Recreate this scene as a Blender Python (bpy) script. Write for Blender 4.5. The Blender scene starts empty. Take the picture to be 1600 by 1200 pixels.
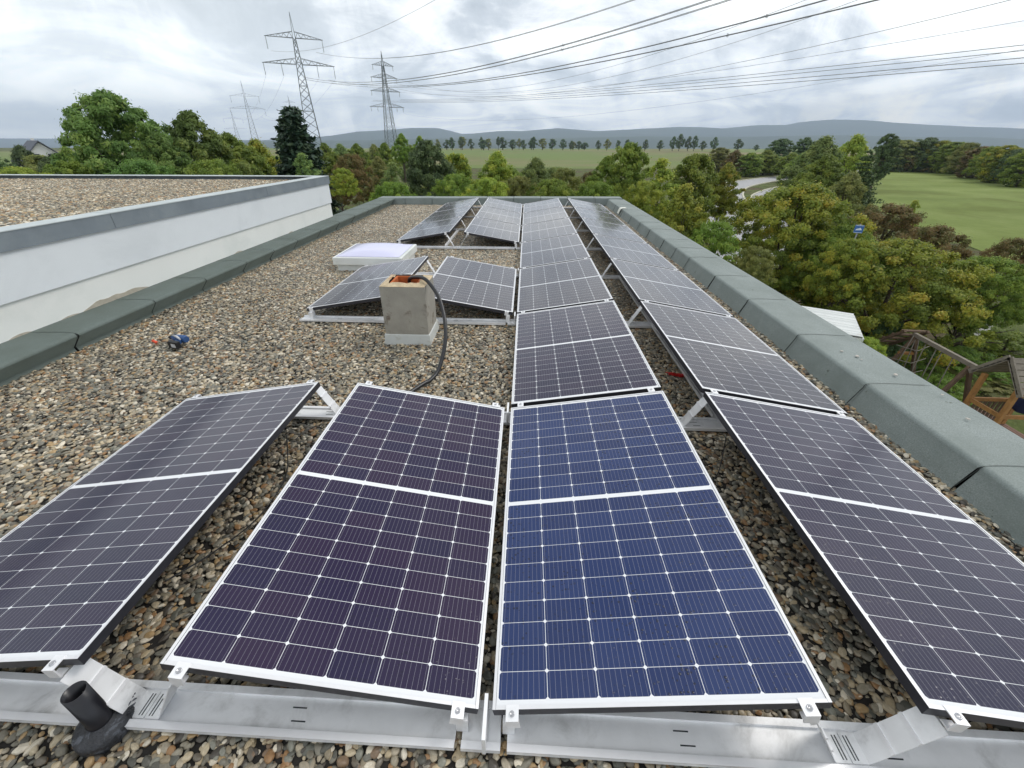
import bpy, math, random
import numpy as np
from mathutils import Vector, Matrix, Euler, noise
R = math.radians
PI = math.pi
sc = bpy.context.scene
COL = sc.collection

# ------------------------------------------------------------------ camera
CX, CY, CZ = 0.0945, -0.6535, 1.6534
PITCH, YAW, ROLL, FPX, PPX, PPY = R(28.1986), R(-2.8204), R(0.0393), 643.69, -11.73, -33.35
_f = Vector((math.sin(YAW)*math.cos(PITCH), math.cos(YAW)*math.cos(PITCH), -math.sin(PITCH)))
_r0 = Vector((math.cos(YAW), -math.sin(YAW), 0))
_u0 = _r0.cross(_f)
_r = _r0*math.cos(ROLL) + _u0*math.sin(ROLL)
_u = -_r0*math.sin(ROLL) + _u0*math.cos(ROLL)
cam = bpy.data.cameras.new('camera')
camo = bpy.data.objects.new('camera', cam)
COL.objects.link(camo)
m = Matrix((( _r.x, _u.x, -_f.x, CX), (_r.y, _u.y, -_f.y, CY), (_r.z, _u.z, -_f.z, CZ), (0, 0, 0, 1)))
camo.matrix_world = m
cam.sensor_width = 36
cam.lens = FPX/1600*36
cam.shift_x = -PPX/1600
cam.shift_y = PPY/1600
cam.clip_start = 0.02
cam.clip_end = 40000
sc.camera = camo
CAM = Vector((CX, CY, CZ))

def ray(px, py):
    return _r*((px-800-PPX)/FPX) - _u*((py-600-PPY)/FPX) + _f
def at(px, py, Y=None, z=None):
    "world point seen at photo pixel px,py that lies at distance Y north or height z"
    d = ray(px, py)
    t = (Y-CY)/d.y if Y is not None else (z-CZ)/d.z
    return CAM + d*t

# ------------------------------------------------------------------ light
sc.view_settings.view_transform = 'Standard'
sc.view_settings.look = 'None'
sc.view_settings.exposure = 0.22
sc.view_settings.gamma = 1.0
SUN_EL, SUN_AZ = R(48), R(60)          # azimuth clockwise from north (+Y)
sun = bpy.data.lights.new('sun', 'SUN')
sun.energy = 1.3
sun.angle = R(22)
sun.color = (1.0, 0.96, 0.9)
suno = bpy.data.objects.new('sun', sun)
COL.objects.link(suno)
sd = Vector((math.sin(SUN_AZ)*math.cos(SUN_EL), math.cos(SUN_AZ)*math.cos(SUN_EL), math.sin(SUN_EL)))
suno.rotation_euler = sd.to_track_quat('Z', 'Y').to_euler()

class NT:
    def __init__(s, nt): s.nt = nt; s.nt.nodes.clear()
    def n(s, t, **kw):
        nd = s.nt.nodes.new(t)
        for k, v in kw.items():
            if k == 'inp':
                for a, b in v.items(): s.put(nd, a, b)
            else: setattr(nd, k, v)
        return nd
    def put(s, nd, a, b):
        i = nd.inputs[a]
        if isinstance(b, bpy.types.NodeSocket): s.nt.links.new(b, i)
        elif isinstance(b, bpy.types.Node): s.nt.links.new(b.outputs[0], i)
        else: i.default_value = b
    def math(s, op, a, b=None, c=None, clamp=False):
        nd = s.nt.nodes.new('ShaderNodeMath'); nd.operation = op; nd.use_clamp = clamp
        s.put(nd, 0, a)
        if b is not None: s.put(nd, 1, b)
        if c is not None: s.put(nd, 2, c)
        return nd.outputs[0]
    def mix(s, f, a, b, blend='MIX'):
        nd = s.nt.nodes.new('ShaderNodeMix'); nd.data_type = 'RGBA'; nd.blend_type = blend; nd.clamp_factor = True
        s.put(nd, 0, f); s.put(nd, 6, a); s.put(nd, 7, b)
        return nd.outputs[2]
    def ramp(s, f, stops, interp='LINEAR'):
        nd = s.nt.nodes.new('ShaderNodeValToRGB'); cr = nd.color_ramp; cr.interpolation = interp
        while len(cr.elements) < len(stops): cr.elements.new(0.5)
        for e, (p, c) in zip(cr.elements, stops):
            e.position = p
            e.color = (c, c, c, 1) if isinstance(c, (int, float)) else (*c, 1)
        s.put(nd, 0, f)
        return nd.outputs[0]
    def noise(s, vec, scale, detail=4, rough=0.5, dist=0.0):
        nd = s.n('ShaderNodeTexNoise'); s.put(nd, 'Vector', vec)
        nd.inputs['Scale'].default_value = scale; nd.inputs['Detail'].default_value = detail
        nd.inputs['Roughness'].default_value = rough; nd.inputs['Distortion'].default_value = dist
        return nd.outputs[0]
    def smooth(s, v, a, b):
        nd = s.n('ShaderNodeMapRange', interpolation_type='SMOOTHSTEP')
        s.put(nd, 0, v); nd.inputs[1].default_value = a; nd.inputs[2].default_value = b
        return nd.outputs[0]

world = bpy.data.worlds.new('World')
sc.world = world
world.use_nodes = True
w = NT(world.node_tree)
tc = w.n('ShaderNodeTexCoord')
sep = w.n('ShaderNodeSeparateXYZ', inp={0: tc.outputs['Generated']})
x_, y_, z_ = sep.outputs
zc = w.math('MAXIMUM', z_, 0.0)
den = w.math('ADD', zc, 0.13)
comb = w.n('ShaderNodeCombineXYZ', inp={0: w.math('DIVIDE', x_, den), 1: w.math('DIVIDE', y_, den), 2: 3.7})
n1 = w.noise(comb, 0.9, 8, 0.58, 0.9)
n2 = w.noise(tc.outputs['Generated'], 5.0, 7, 0.62, 0.8)
nn = w.math('ADD', w.math('MULTIPLY', n1, 0.6), w.math('MULTIPLY', n2, 0.4))
cl = w.ramp(nn, [(0.36, (0.36, 0.40, 0.44)), (0.44, (0.47, 0.51, 0.55)), (0.50, (0.66, 0.69, 0.71)), (0.56, (0.83, 0.845, 0.83)), (0.64, (0.98, 0.98, 0.93))])
# bright broken cream band low over the eastern hills, heavier cloud above it
dirE = w.smooth(w.math('ADD', w.math('MULTIPLY', x_, 0.84), w.math('MULTIPLY', y_, 0.54)), 0.80, 0.985)
low = w.smooth(z_, 0.10, 0.025)
n3 = w.noise(tc.outputs['Generated'], 11.0, 5, 0.6, 0.6)
glow = w.math('MULTIPLY', w.math('MULTIPLY', dirE, low), w.smooth(n3, 0.44, 0.58))
cl2 = w.mix(glow, cl, (1.05, 0.98, 0.82, 1))
heavy = w.math('MULTIPLY', w.smooth(x_, 0.2, 0.8), w.smooth(z_, 0.1, 0.42))
cl3 = w.mix(w.math('MULTIPLY', heavy, 0.38), cl2, (0.42, 0.46, 0.52, 1))
west = w.math('MULTIPLY', w.smooth(x_, -0.1, -0.75), w.smooth(z_, 0.5, 0.05))
cl4 = w.mix(w.math('MULTIPLY', west, 0.45), cl3, (0.90, 0.94, 0.92, 1))
bgc = w.n('ShaderNodeBackground', inp={0: cl4})
w.put(bgc, 1, w.math('ADD', w.math('ADD', 1.07, w.math('MULTIPLY', w.smooth(z_, 0.75, 0.30), 0.40)), w.math('MULTIPLY', w.smooth(z_, 0.22, 0.02), 0.30)))
sky = w.n('ShaderNodeTexSky')
sky.sky_type = 'NISHITA'; sky.sun_disc = False; sky.sun_elevation = SUN_EL; sky.sun_rotation = SUN_AZ
bgs = w.n('ShaderNodeBackground', inp={0: sky, 1: 0.09})
mixw = w.n('ShaderNodeMixShader', inp={0: 0.97})
w.put(mixw, 1, bgs.outputs[0]); w.put(mixw, 2, bgc.outputs[0])
outw = w.n('ShaderNodeOutputWorld'); w.put(outw, 0, mixw.outputs[0])

# ------------------------------------------------------------------ helpers
def tag(o, label=None, cat=None, group=None, kind=None):
    if label: o['label'] = label
    if cat: o['category'] = cat
    if group: o['group'] = group
    if kind: o['kind'] = kind
    return o
def empty(name, loc=(0, 0, 0), rz=0, label=None, cat=None, group=None):
    o = bpy.data.objects.new(name, None)
    o.empty_display_size = 0.1
    COL.objects.link(o); o.location = loc; o.rotation_euler = (0, 0, rz)
    return tag(o, label, cat, group)
def copy_tree(o, parent=None):
    c = o.copy(); COL.objects.link(c)
    if parent is not None: c.parent = parent
    for ch in list(o.children): copy_tree(ch, c)
    return c

class MB:
    def __init__(s): s.v = []; s.f = []; s.m = []; s.mi = 0; s.sm = []; s.smooth = False
    def face(s, idx): s.f.append(tuple(idx)); s.m.append(s.mi); s.sm.append(s.smooth)
    def hexa(s, p):  # 8 corners: bottom 4 ccw, top 4 ccw
        b = len(s.v); s.v += [tuple(q) for q in p]
        for q in ((3, 2, 1, 0), (4, 5, 6, 7), (0, 1, 5, 4), (1, 2, 6, 5), (2, 3, 7, 6), (3, 0, 4, 7)): s.face([b+i for i in q])
        return s
    def box(s, x0, x1, y0, y1, z0, z1):
        return s.hexa([(x0, y0, z0), (x1, y0, z0), (x1, y1, z0), (x0, y1, z0), (x0, y0, z1), (x1, y0, z1), (x1, y1, z1), (x0, y1, z1)])
    def bar(s, a, b, wd, ht=None, up=(0, 0, 1)):
        a = Vector(a); b = Vector(b); ht = ht or wd
        d = (b-a).normalized(); u = Vector(up)
        if abs(d.dot(u)) > 0.98: u = Vector((0, 1, 0))
        sx = d.cross(u).normalized()*wd/2; uu = sx.cross(d).normalized()*ht/2
        return s.hexa([a-sx-uu, a+sx-uu, b+sx-uu, b-sx-uu, a-sx+uu, a+sx+uu, b+sx+uu, b-sx+uu])
    def tube(s, pts, rad, n=8, cap=True):
        pts = [Vector(p) for p in pts]
        if not isinstance(rad, (list, tuple)): rad = [rad]*len(pts)
        b0 = len(s.v); up = None
        sm0 = s.smooth; s.smooth = True
        for i, p in enumerate(pts):
            d = (pts[min(i+1, len(pts)-1)]-pts[max(i-1, 0)]).normalized()
            if up is None:
                up = Vector((0, 0, 1)) if abs(d.z) < 0.9 else Vector((1, 0, 0))
            sx = d.cross(up).normalized(); up = sx.cross(d).normalized()
            for k in range(n):
                a = 2*PI*k/n
                s.v.append(tuple(p+sx*math.cos(a)*rad[i]+up*math.sin(a)*rad[i]))
        for i in range(len(pts)-1):
            for k in range(n):
                k2 = (k+1) % n
                s.face([b0+i*n+k, b0+i*n+k2, b0+(i+1)*n+k2, b0+(i+1)*n+k])
        s.smooth = sm0
        if cap:
            s.face([b0+k for k in range(n)][::-1]); s.face([b0+(len(pts)-1)*n+k for k in range(n)])
        return s
    def lathe(s, prof, c=(0, 0, 0), n=24):
        b0 = len(s.v); sm0 = s.smooth; s.smooth = True
        for r, z in prof:
            for k in range(n):
                a = 2*PI*k/n; s.v.append((c[0]+r*math.cos(a), c[1]+r*math.sin(a), c[2]+z))
        for i in range(len(prof)-1):
            for k in range(n):
                k2 = (k+1) % n
                s.face([b0+i*n+k, b0+i*n+k2, b0+(i+1)*n+k2, b0+(i+1)*n+k])
        s.smooth = sm0
        return s
    def prism(s, poly, axis, a0, a1):
        "extrude a 2D polygon along an axis ('x','y','z')"
        def P(p, a):
            return {'x': (a, p[0], p[1]), 'y': (p[0], a, p[1]), 'z': (p[0], p[1], a)}[axis]
        n = len(poly); b = len(s.v)
        s.v += [P(p, a0) for p in poly]+[P(p, a1) for p in poly]
        for k in range(n):
            k2 = (k+1) % n; s.face([b+k, b+k2, b+n+k2, b+n+k])
        s.face([b+k for k in range(n)][::-1]); s.face([b+n+k for k in range(n)])
        return s
    def mesh(s, name, mats):
        me = bpy.data.meshes.new(name)
        me.from_pydata(s.v, [], s.f)
        for mt in (mats if isinstance(mats, (list, tuple)) else [mats]): me.materials.append(mt)
        me.polygons.foreach_set('material_index', s.m)
        me.polygons.foreach_set('use_smooth', s.sm)
        me.update()
        return me
    def build(s, name, mats, parent=None, bevel=0, fix=True):
        me = s.mesh(name, mats)
        if fix:
            import bmesh
            bm = bmesh.new(); bm.from_mesh(me); bmesh.ops.recalc_face_normals(bm, faces=bm.faces)
            bm.to_mesh(me); bm.free()
        o = bpy.data.objects.new(name, me); COL.objects.link(o)
        if parent is not None: o.parent = parent
        if bevel:
            b = o.modifiers.new('bevel', 'BEVEL'); b.width = bevel; b.segments = 2; b.limit_method = 'ANGLE'; b.angle_limit = R(35)
        return o

def add_obj(name, me, parent=None, loc=None, rz=None):
    o = bpy.data.objects.new(name, me); COL.objects.link(o)
    if parent is not None: o.parent = parent
    if loc is not None: o.location = loc
    if rz is not None: o.rotation_euler = (0, 0, rz)
    return o

# ------------------------------------------------------------------ materials
M = {}
def mat(name, col=(0.5, 0.5, 0.5), rough=0.6, metal=0.0, var=0.15, scale=20.0, bump=0.0, bscale=None, spec=0.5, dirt=None, coord='Object', dirt_scale=3.0, dirt_lo=0.5, dirt_hi=0.7):
    mt = bpy.data.materials.new(name); mt.use_nodes = True
    t = NT(mt.node_tree)
    c = t.n('ShaderNodeTexCoord').outputs[coord]
    nz = t.noise(c, scale, 5, 0.6)
    f = t.ramp(nz, [(0.25, 1-var), (0.75, 1+var)])
    base = t.mix(1.0, (*col, 1), f, 'MULTIPLY')
    if dirt:
        d = t.smooth(t.noise(c, dirt_scale, 6, 0.65, 0.4), dirt_lo, dirt_hi)
        base = t.mix(d, base, (*dirt, 1))
    b = t.n('ShaderNodeBsdfPrincipled', inp={'Base Color': base, 'Roughness': rough, 'Metallic': metal, 'Specular IOR Level': spec})
    if bump:
        bn = t.n('ShaderNodeBump', inp={'Strength': bump, 'Distance': 0.01, 'Height': t.noise(c, bscale or scale, 6, 0.6)})
        t.put(b, 'Normal', bn.outputs[0])
    o = t.n('ShaderNodeOutputMaterial'); t.put(o, 0, b.outputs[0])
    M[name] = mt
    return mt

mat('aluminium', (0.86, 0.865, 0.88), 0.5, 0.2, 0.08, 9.0, 0.05, dirt=(0.5, 0.5, 0.5), dirt_scale=6, dirt_lo=.5, dirt_hi=.8)
mat('alu_bright', (0.88, 0.88, 0.90), 0.4, 0.3, 0.05, 30.0)
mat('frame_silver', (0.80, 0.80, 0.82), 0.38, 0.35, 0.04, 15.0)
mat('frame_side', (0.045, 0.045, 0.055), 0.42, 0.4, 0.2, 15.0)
mat('slot_dark', (0.03, 0.035, 0.04), 0.7)
mat('bolt_steel', (0.5, 0.5, 0.52), 0.3, 0.9)
mat('backsheet', (0.03, 0.03, 0.035), 0.7)
mat('bead_dark', (0.028, 0.035, 0.033), 0.7, var=0.3)
mat('cladding_blue', (0.74, 0.78, 0.81), 0.5, var=0.03, scale=1.2, dirt=(0.68, 0.72, 0.75), dirt_scale=0.8)
mat('cladding_cream', (0.80, 0.81, 0.78), 0.55, var=0.03, scale=1.4, dirt=(0.73, 0.75, 0.72), dirt_scale=1.1)
mat('plaster_base', (0.72, 0.78, 0.74), 0.7, var=0.05, scale=6, bump=0.2, dirt=(0.50, 0.43, 0.33), dirt_scale=2.6, dirt_lo=.60, dirt_hi=.63)
mat('plaster_bare', (0.42, 0.38, 0.31), 0.9, var=0.15, scale=14, bump=0.5)
mat('white_plaster', (0.72, 0.73, 0.71), 0.8, var=0.05, scale=2)
mat('roof_slab', (0.018, 0.016, 0.014), 0.95, var=0.4, scale=30, bump=0.5)  # near-black: the shade in the gaps between pebbles is put into this colour
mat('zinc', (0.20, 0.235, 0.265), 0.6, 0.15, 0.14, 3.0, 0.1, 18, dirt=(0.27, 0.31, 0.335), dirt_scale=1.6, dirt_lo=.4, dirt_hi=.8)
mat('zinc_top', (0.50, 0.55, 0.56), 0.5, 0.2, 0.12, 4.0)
mat('black_plastic', (0.012, 0.012, 0.016), 0.28, var=0.2, scale=30, bump=0.05)
mat('bitumen_black', (0.03, 0.032, 0.038), 0.5, var=0.5, scale=40, bump=0.9, bscale=60, dirt=(0.10, 0.11, 0.13), dirt_scale=25, dirt_lo=.5, dirt_hi=.6)
mat('cable_black', (0.016, 0.017, 0.02), 0.35, var=0.2)
mat('white_plastic', (0.80, 0.82, 0.80), 0.4, var=0.03, scale=4, dirt=(0.66, 0.70, 0.66), dirt_scale=3)
mat('dome', (0.66, 0.66, 0.86), 0.18, var=0.03, scale=3)
mat('terracotta', (0.50, 0.13, 0.035), 0.85, var=0.25, scale=14, bump=0.4)
mat('flue_plate_dark', (0.03, 0.02, 0.015), 0.9)
mat('mortar', (0.55, 0.44, 0.29), 0.9, var=0.3, scale=22, bump=0.9, bscale=40, dirt=(0.55, 0.22, 0.08), dirt_scale=9, dirt_lo=.55, dirt_hi=.68)
mat('concrete_face', (0.34, 0.32, 0.275), 0.9, var=0.14, scale=7, bump=0.35, bscale=50, dirt=(0.13, 0.095, 0.07), dirt_scale=8, dirt_lo=.56, dirt_hi=.74)
mat('white_flash', (0.62, 0.64, 0.62), 0.55, var=0.06, scale=8, dirt=(0.5, 0.5, 0.45), dirt_scale=9)
mat('tool_blue', (0.03, 0.09, 0.25), 0.45, var=0.15)
mat('tool_black', (0.012, 0.012, 0.015), 0.5)
mat('tool_label', (0.55, 0.55, 0.57), 0.5)
mat('orange_handle', (0.85, 0.09, 0.03), 0.45)
mat('steel_shaft', (0.45, 0.40, 0.30), 0.35, 0.8)
mat('red_plastic', (0.55, 0.02, 0.02), 0.5)
mat('wood_brown', (0.13, 0.085, 0.055), 0.85, var=0.3, scale=9, bump=0.3)
mat('wood_orange', (0.34, 0.17, 0.055), 0.75, var=0.25, scale=8, bump=0.2)
mat('wood_grey', (0.21, 0.185, 0.15), 0.85, var=0.25, scale=7, bump=0.3)
mat('corrugated_white', (0.76, 0.78, 0.77), 0.5, 0, 0.05, 5, dirt=(0.58, 0.48, 0.36), dirt_scale=1.3, dirt_lo=.62, dirt_hi=.75)
mat('red_wall', (0.14, 0.03, 0.03), 0.8, var=0.2)
mat('rope', (0.20, 0.18, 0.15), 0.8)
mat('toy_blue', (0.08, 0.20, 0.45), 0.5)
mat('dark_blue_cloth', (0.02, 0.03, 0.09), 0.8)
mat('sign_blue', (0.05, 0.15, 0.42), 0.35, var=0.03)
mat('sign_white', (0.75, 0.82, 0.90), 0.4, var=0.02)
mat('pole_grey', (0.25, 0.26, 0.26), 0.5, 0.5)
mat('asphalt', (0.36, 0.36, 0.37), 0.7, var=0.10, scale=0.5, dirt=(0.28, 0.28, 0.29), dirt_scale=0.15)
mat('kerb', (0.55, 0.53, 0.42), 0.8, var=0.15, scale=1)
mat('paving', (0.34, 0.34, 0.32), 0.85, var=0.15, scale=1.5)
mat('pylon_steel', (0.16, 0.18, 0.19), 0.6, 0.3, 0.1, 0.5)
mat('wire_alu', (0.26, 0.27, 0.29), 0.6, 0.3, 0.05)
mat('insulator', (0.22, 0.25, 0.25), 0.4)
mat('house_white', (0.72, 0.72, 0.70), 0.8, var=0.04)
mat('house_roof', (0.10, 0.11, 0.14), 0.8, var=0.15, scale=1)
mat('glass_dark', (0.03, 0.035, 0.04), 0.1)
mat('car_paint', (0.40, 0.42, 0.44), 0.3, 0.6, 0.03)
mat('tyre', (0.015, 0.015, 0.015), 0.8)
mat('bark', (0.085, 0.065, 0.048), 0.9, var=0.3, scale=8, bump=0.4)
mat('pebble_pale', (0.50, 0.47, 0.42), 0.7)
mat('scrap_white', (0.75, 0.76, 0.68), 0.6, var=0.1)

def m_felt():
    mt = bpy.data.materials.new('green_felt'); mt.use_nodes = True; t = NT(mt.node_tree)
    c = t.n('ShaderNodeTexCoord').outputs['Object']
    fine = t.noise(c, 150, 5, 0.75); mid = t.noise(c, 2.2, 8, 0.65, 0.5)
    base = t.ramp(fine, [(0.3, (0.13, 0.158, 0.152)), (0.5, (0.225, 0.262, 0.253)), (0.72, (0.35, 0.39, 0.38))])
    base = t.mix(t.ramp(mid, [(0.40, 0.0), (0.65, 0.7)]), base, (0.165, 0.198, 0.185, 1))
    spots = t.smooth(t.noise(c, 14, 3, 0.6, 0.2), 0.70, 0.74)
    base = t.mix(spots, base, (0.10, 0.12, 0.10, 1))
    b = t.n('ShaderNodeBsdfPrincipled', inp={'Base Color': base, 'Roughness': 0.72, 'Specular IOR Level': 0.6})
    t.put(b, 'Normal', t.n('ShaderNodeBump', inp={'Strength': 0.35, 'Distance': 0.004, 'Height': t.math('ADD', fine, t.math('MULTIPLY', mid, 1.5))}).outputs[0])
    t.put(t.n('ShaderNodeOutputMaterial'), 0, b.outputs[0]); return mt
M['felt'] = m_felt()

def m_felt_dark():
    mt = bpy.data.materials.new('green_felt_dark'); mt.use_nodes = True; t = NT(mt.node_tree)  # darker tone of the felt, with darker mottling
    c = t.n('ShaderNodeTexCoord').outputs['Object']
    fine = t.noise(c, 240, 3, 0.7); mid = t.noise(c, 2.6, 6, 0.6, 0.3)
    base = t.ramp(fine, [(0.3, (0.078, 0.102, 0.092)), (0.5, (0.125, 0.158, 0.145)), (0.72, (0.19, 0.225, 0.21))])
    base = t.mix(t.ramp(mid, [(0.4, 0.0), (0.7, 0.6)]), base, (0.085, 0.105, 0.085, 1))
    b = t.n('ShaderNodeBsdfPrincipled', inp={'Base Color': base, 'Roughness': 0.7})
    t.put(b, 'Normal', t.n('ShaderNodeBump', inp={'Strength': 0.35, 'Distance': 0.004, 'Height': t.math('ADD', fine, mid)}).outputs[0])
    t.put(t.n('ShaderNodeOutputMaterial'), 0, b.outputs[0]); return mt
M['felt_dark'] = m_felt_dark()

def m_cells(name, cA, cB, spots):
    "6 x 20 half cells with busbars and a wide centre strip, under wet glass"
    mt = bpy.data.materials.new(name); mt.use_nodes = True; t = NT(mt.node_tree)
    tcn = t.n('ShaderNodeTexCoord')
    uv = t.n('ShaderNodeSeparateXYZ', inp={0: tcn.outputs['UV']})   # UV in metres on the panel, 1.038 x 1.755
    obj = tcn.outputs['Object']
    u, v = uv.outputs[0], uv.outputs[1]
    px, py = 0.1672, 0.0839
    uu = t.math('SUBTRACT', u, (1.038-6*px)/2)
    half = t.math('GREATER_THAN', v, 0.8775)
    v0 = 0.8775-0.0115-10*py
    v1 = 0.8775+0.0115
    vv = t.math('SUBTRACT', v, t.math('ADD', v0, t.math('MULTIPLY', half, v1-v0)))
    cu = t.math('DIVIDE', uu, px); cv = t.math('DIVIDE', vv, py)
    fu = t.math('FRACT', cu); fv = t.math('FRACT', cv)
    ax = t.math('MULTIPLY', t.math('ABSOLUTE', t.math('SUBTRACT', fu, 0.5)), px)
    ay = t.math('MULTIPLY', t.math('ABSOLUTE', t.math('SUBTRACT', fv, 0.5)), py)
    inx = t.math('LESS_THAN', ax, px/2-0.0009)
    iny = t.math('LESS_THAN', ay, py/2-0.0008)
    cham = t.math('LESS_THAN', t.math('ADD', ax, ay), px/2+py/2-0.0080)
    ru = t.math('MULTIPLY', t.math('GREATER_THAN', cu, 0.0), t.math('LESS_THAN', cu, 6.0))
    rv = t.math('MULTIPLY', t.math('GREATER_THAN', cv, 0.0), t.math('LESS_THAN', cv, 10.0))
    cell = t.math('MULTIPLY', t.math('MULTIPLY', inx, iny), t.math('MULTIPLY', cham, t.math('MULTIPLY', ru, rv)))
    bus = t.math('LESS_THAN', t.math('ABSOLUTE', t.math('SUBTRACT', t.math('FRACT', t.math('MULTIPLY', fu, 9.0)), 0.5)), 0.028)
    wn = t.n('ShaderNodeTexWhiteNoise', noise_dimensions='3D')
    oi = t.n('ShaderNodeObjectInfo')
    t.put(wn, 'Vector', t.n('ShaderNodeCombineXYZ', inp={0: t.math('FLOOR', cu), 1: t.math('ADD', t.math('FLOOR', cv), t.math('MULTIPLY', half, 20.0)), 2: t.math('MULTIPLY', oi.outputs['Random'], 50.0)}))
    cc = t.mix(wn.outputs[0], (*cA, 1), (*cB, 1))
    cc = t.mix(t.math('MULTIPLY', bus, 0.45), cc, (0.42, 0.42, 0.48, 1))
    # dark or pale specks: rain drops standing on the glass
    vor = t.n('ShaderNodeTexVoronoi', inp={'Vector': obj, 'Scale': 80.0, 'Randomness': 1.0})
    vsz = t.n('ShaderNodeSeparateColor', inp={0: vor.outputs['Color']})
    drop = t.math('LESS_THAN', vor.outputs['Distance'], t.math('MULTIPLY', t.math('SUBTRACT', vsz.outputs[0], 0.42), 0.75))
    patch = t.ramp(t.noise(obj, 2.2, 3, 0.6, 0.4), [(0.38, 0.0), (0.54, 1.0)])
    cc = t.mix(t.math('MULTIPLY', t.math('MULTIPLY', drop, patch), min(0.75, spots*0.29)), cc, (0.002, 0.003, 0.010, 1))
    base = t.mix(cell, (0.80, 0.81, 0.84, 1), cc)
    cl_ = t.noise(obj, 0.9, 4, 0.6, 0.2)
    b = t.n('ShaderNodeBsdfPrincipled', inp={'Base Color': base, 'Roughness': 0.35, 'Specular IOR Level': 0.15, 'Coat Weight': 0.85, 'Coat IOR': 1.40})
    t.put(b, 'Coat Roughness', t.ramp(cl_, [(0.35, 0.035), (0.7, 0.11)]))
    dh = t.math('MULTIPLY', drop, t.math('SUBTRACT', 0.3, vor.outputs['Distance']))
    hgt = t.math('ADD', t.math('MULTIPLY', dh, spots), t.math('MULTIPLY', t.noise(obj, 320, 2, 0.5), 0.05))
    bn = t.n('ShaderNodeBump', inp={'Strength': 0.5, 'Distance': 0.004, 'Height': hgt})
    t.put(b, 'Coat Normal', bn.outputs[0])
    t.put(t.n('ShaderNodeOutputMaterial'), 0, b.outputs[0]); return mt
M['cells_purple'] = m_cells('cells_purple', (0.009, 0.007, 0.034), (0.020, 0.012, 0.040), 1.0)
M['cells_indigo'] = m_cells('cells_indigo', (0.008, 0.005, 0.040), (0.018, 0.006, 0.038), 1.2)
M['cells_blue'] = m_cells('cells_blue', (0.010, 0.024, 0.098), (0.017, 0.036, 0.126), 2.6)
M['cells_brown'] = m_cells('cells_brown', (0.018, 0.014, 0.030), (0.028, 0.022, 0.036), 1.0)

def m_leaf(name, cols, trans=0.42, rough=0.55):
    mt = bpy.data.materials.new(name); mt.use_nodes = True; t = NT(mt.node_tree)
    a = t.n('ShaderNodeAttribute', attribute_name='tint')
    oi = t.n('ShaderNodeObjectInfo')
    stops = [(i/(len(cols)-1), c) for i, c in enumerate(cols)]
    base = t.ramp(a.outputs['Fac'], stops)
    hsv = t.n('ShaderNodeHueSaturation', inp={'Color': base, 'Hue': t.math('ADD', 0.485, t.math('MULTIPLY', oi.outputs['Random'], 0.03)), 'Value': t.math('ADD', 0.85, t.math('MULTIPLY', oi.outputs['Random'], 0.3))})
    d = t.n('ShaderNodeBsdfPrincipled', inp={'Base Color': hsv.outputs[0], 'Roughness': rough, 'Specular IOR Level': 0.35})
    tr = t.n('ShaderNodeBsdfTranslucent', inp={0: hsv.outputs[0]})
    mx = t.n('ShaderNodeMixShader', inp={0: trans, 1: d.outputs[0], 2: tr.outputs[0]})
    t.put(t.n('ShaderNodeOutputMaterial'), 0, mx.outputs[0]); M[name] = mt; return mt
m_leaf('leaf_green', [(0.097, 0.156, 0.026), (0.186, 0.282, 0.044), (0.274, 0.370, 0.063), (0.430, 0.489, 0.082)])
m_leaf('leaf_robinia', [(0.074, 0.133, 0.030), (0.141, 0.237, 0.054), (0.207, 0.311, 0.074), (0.356, 0.430, 0.104)])
m_leaf('leaf_dark', [(0.043, 0.078, 0.027), (0.078, 0.131, 0.047), (0.115, 0.177, 0.062), (0.154, 0.215, 0.070)], 0.2)
m_leaf('leaf_conifer', [(0.017, 0.039, 0.027), (0.033, 0.072, 0.046), (0.055, 0.102, 0.055), (0.083, 0.132, 0.066)], 0.1)
m_leaf('leaf_yellow', [(0.164, 0.233, 0.039), (0.274, 0.356, 0.055), (0.397, 0.451, 0.068), (0.550, 0.520, 0.082)])
m_leaf('leaf_maple', [(0.099, 0.152, 0.024), (0.184, 0.255, 0.039), (0.279, 0.335, 0.048), (0.399, 0.407, 0.056), (0.550, 0.415, 0.056)])
m_leaf('leaf_rust', [(0.115, 0.128, 0.038), (0.176, 0.169, 0.051), (0.250, 0.162, 0.068), (0.297, 0.270, 0.095)])
m_leaf('leaf_olive', [(0.127, 0.156, 0.048), (0.215, 0.245, 0.066), (0.296, 0.311, 0.089), (0.385, 0.370, 0.112)])
m_leaf('leaf_pale', [(0.112, 0.186, 0.065), (0.204, 0.296, 0.092), (0.278, 0.370, 0.112), (0.370, 0.445, 0.130)])

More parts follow.
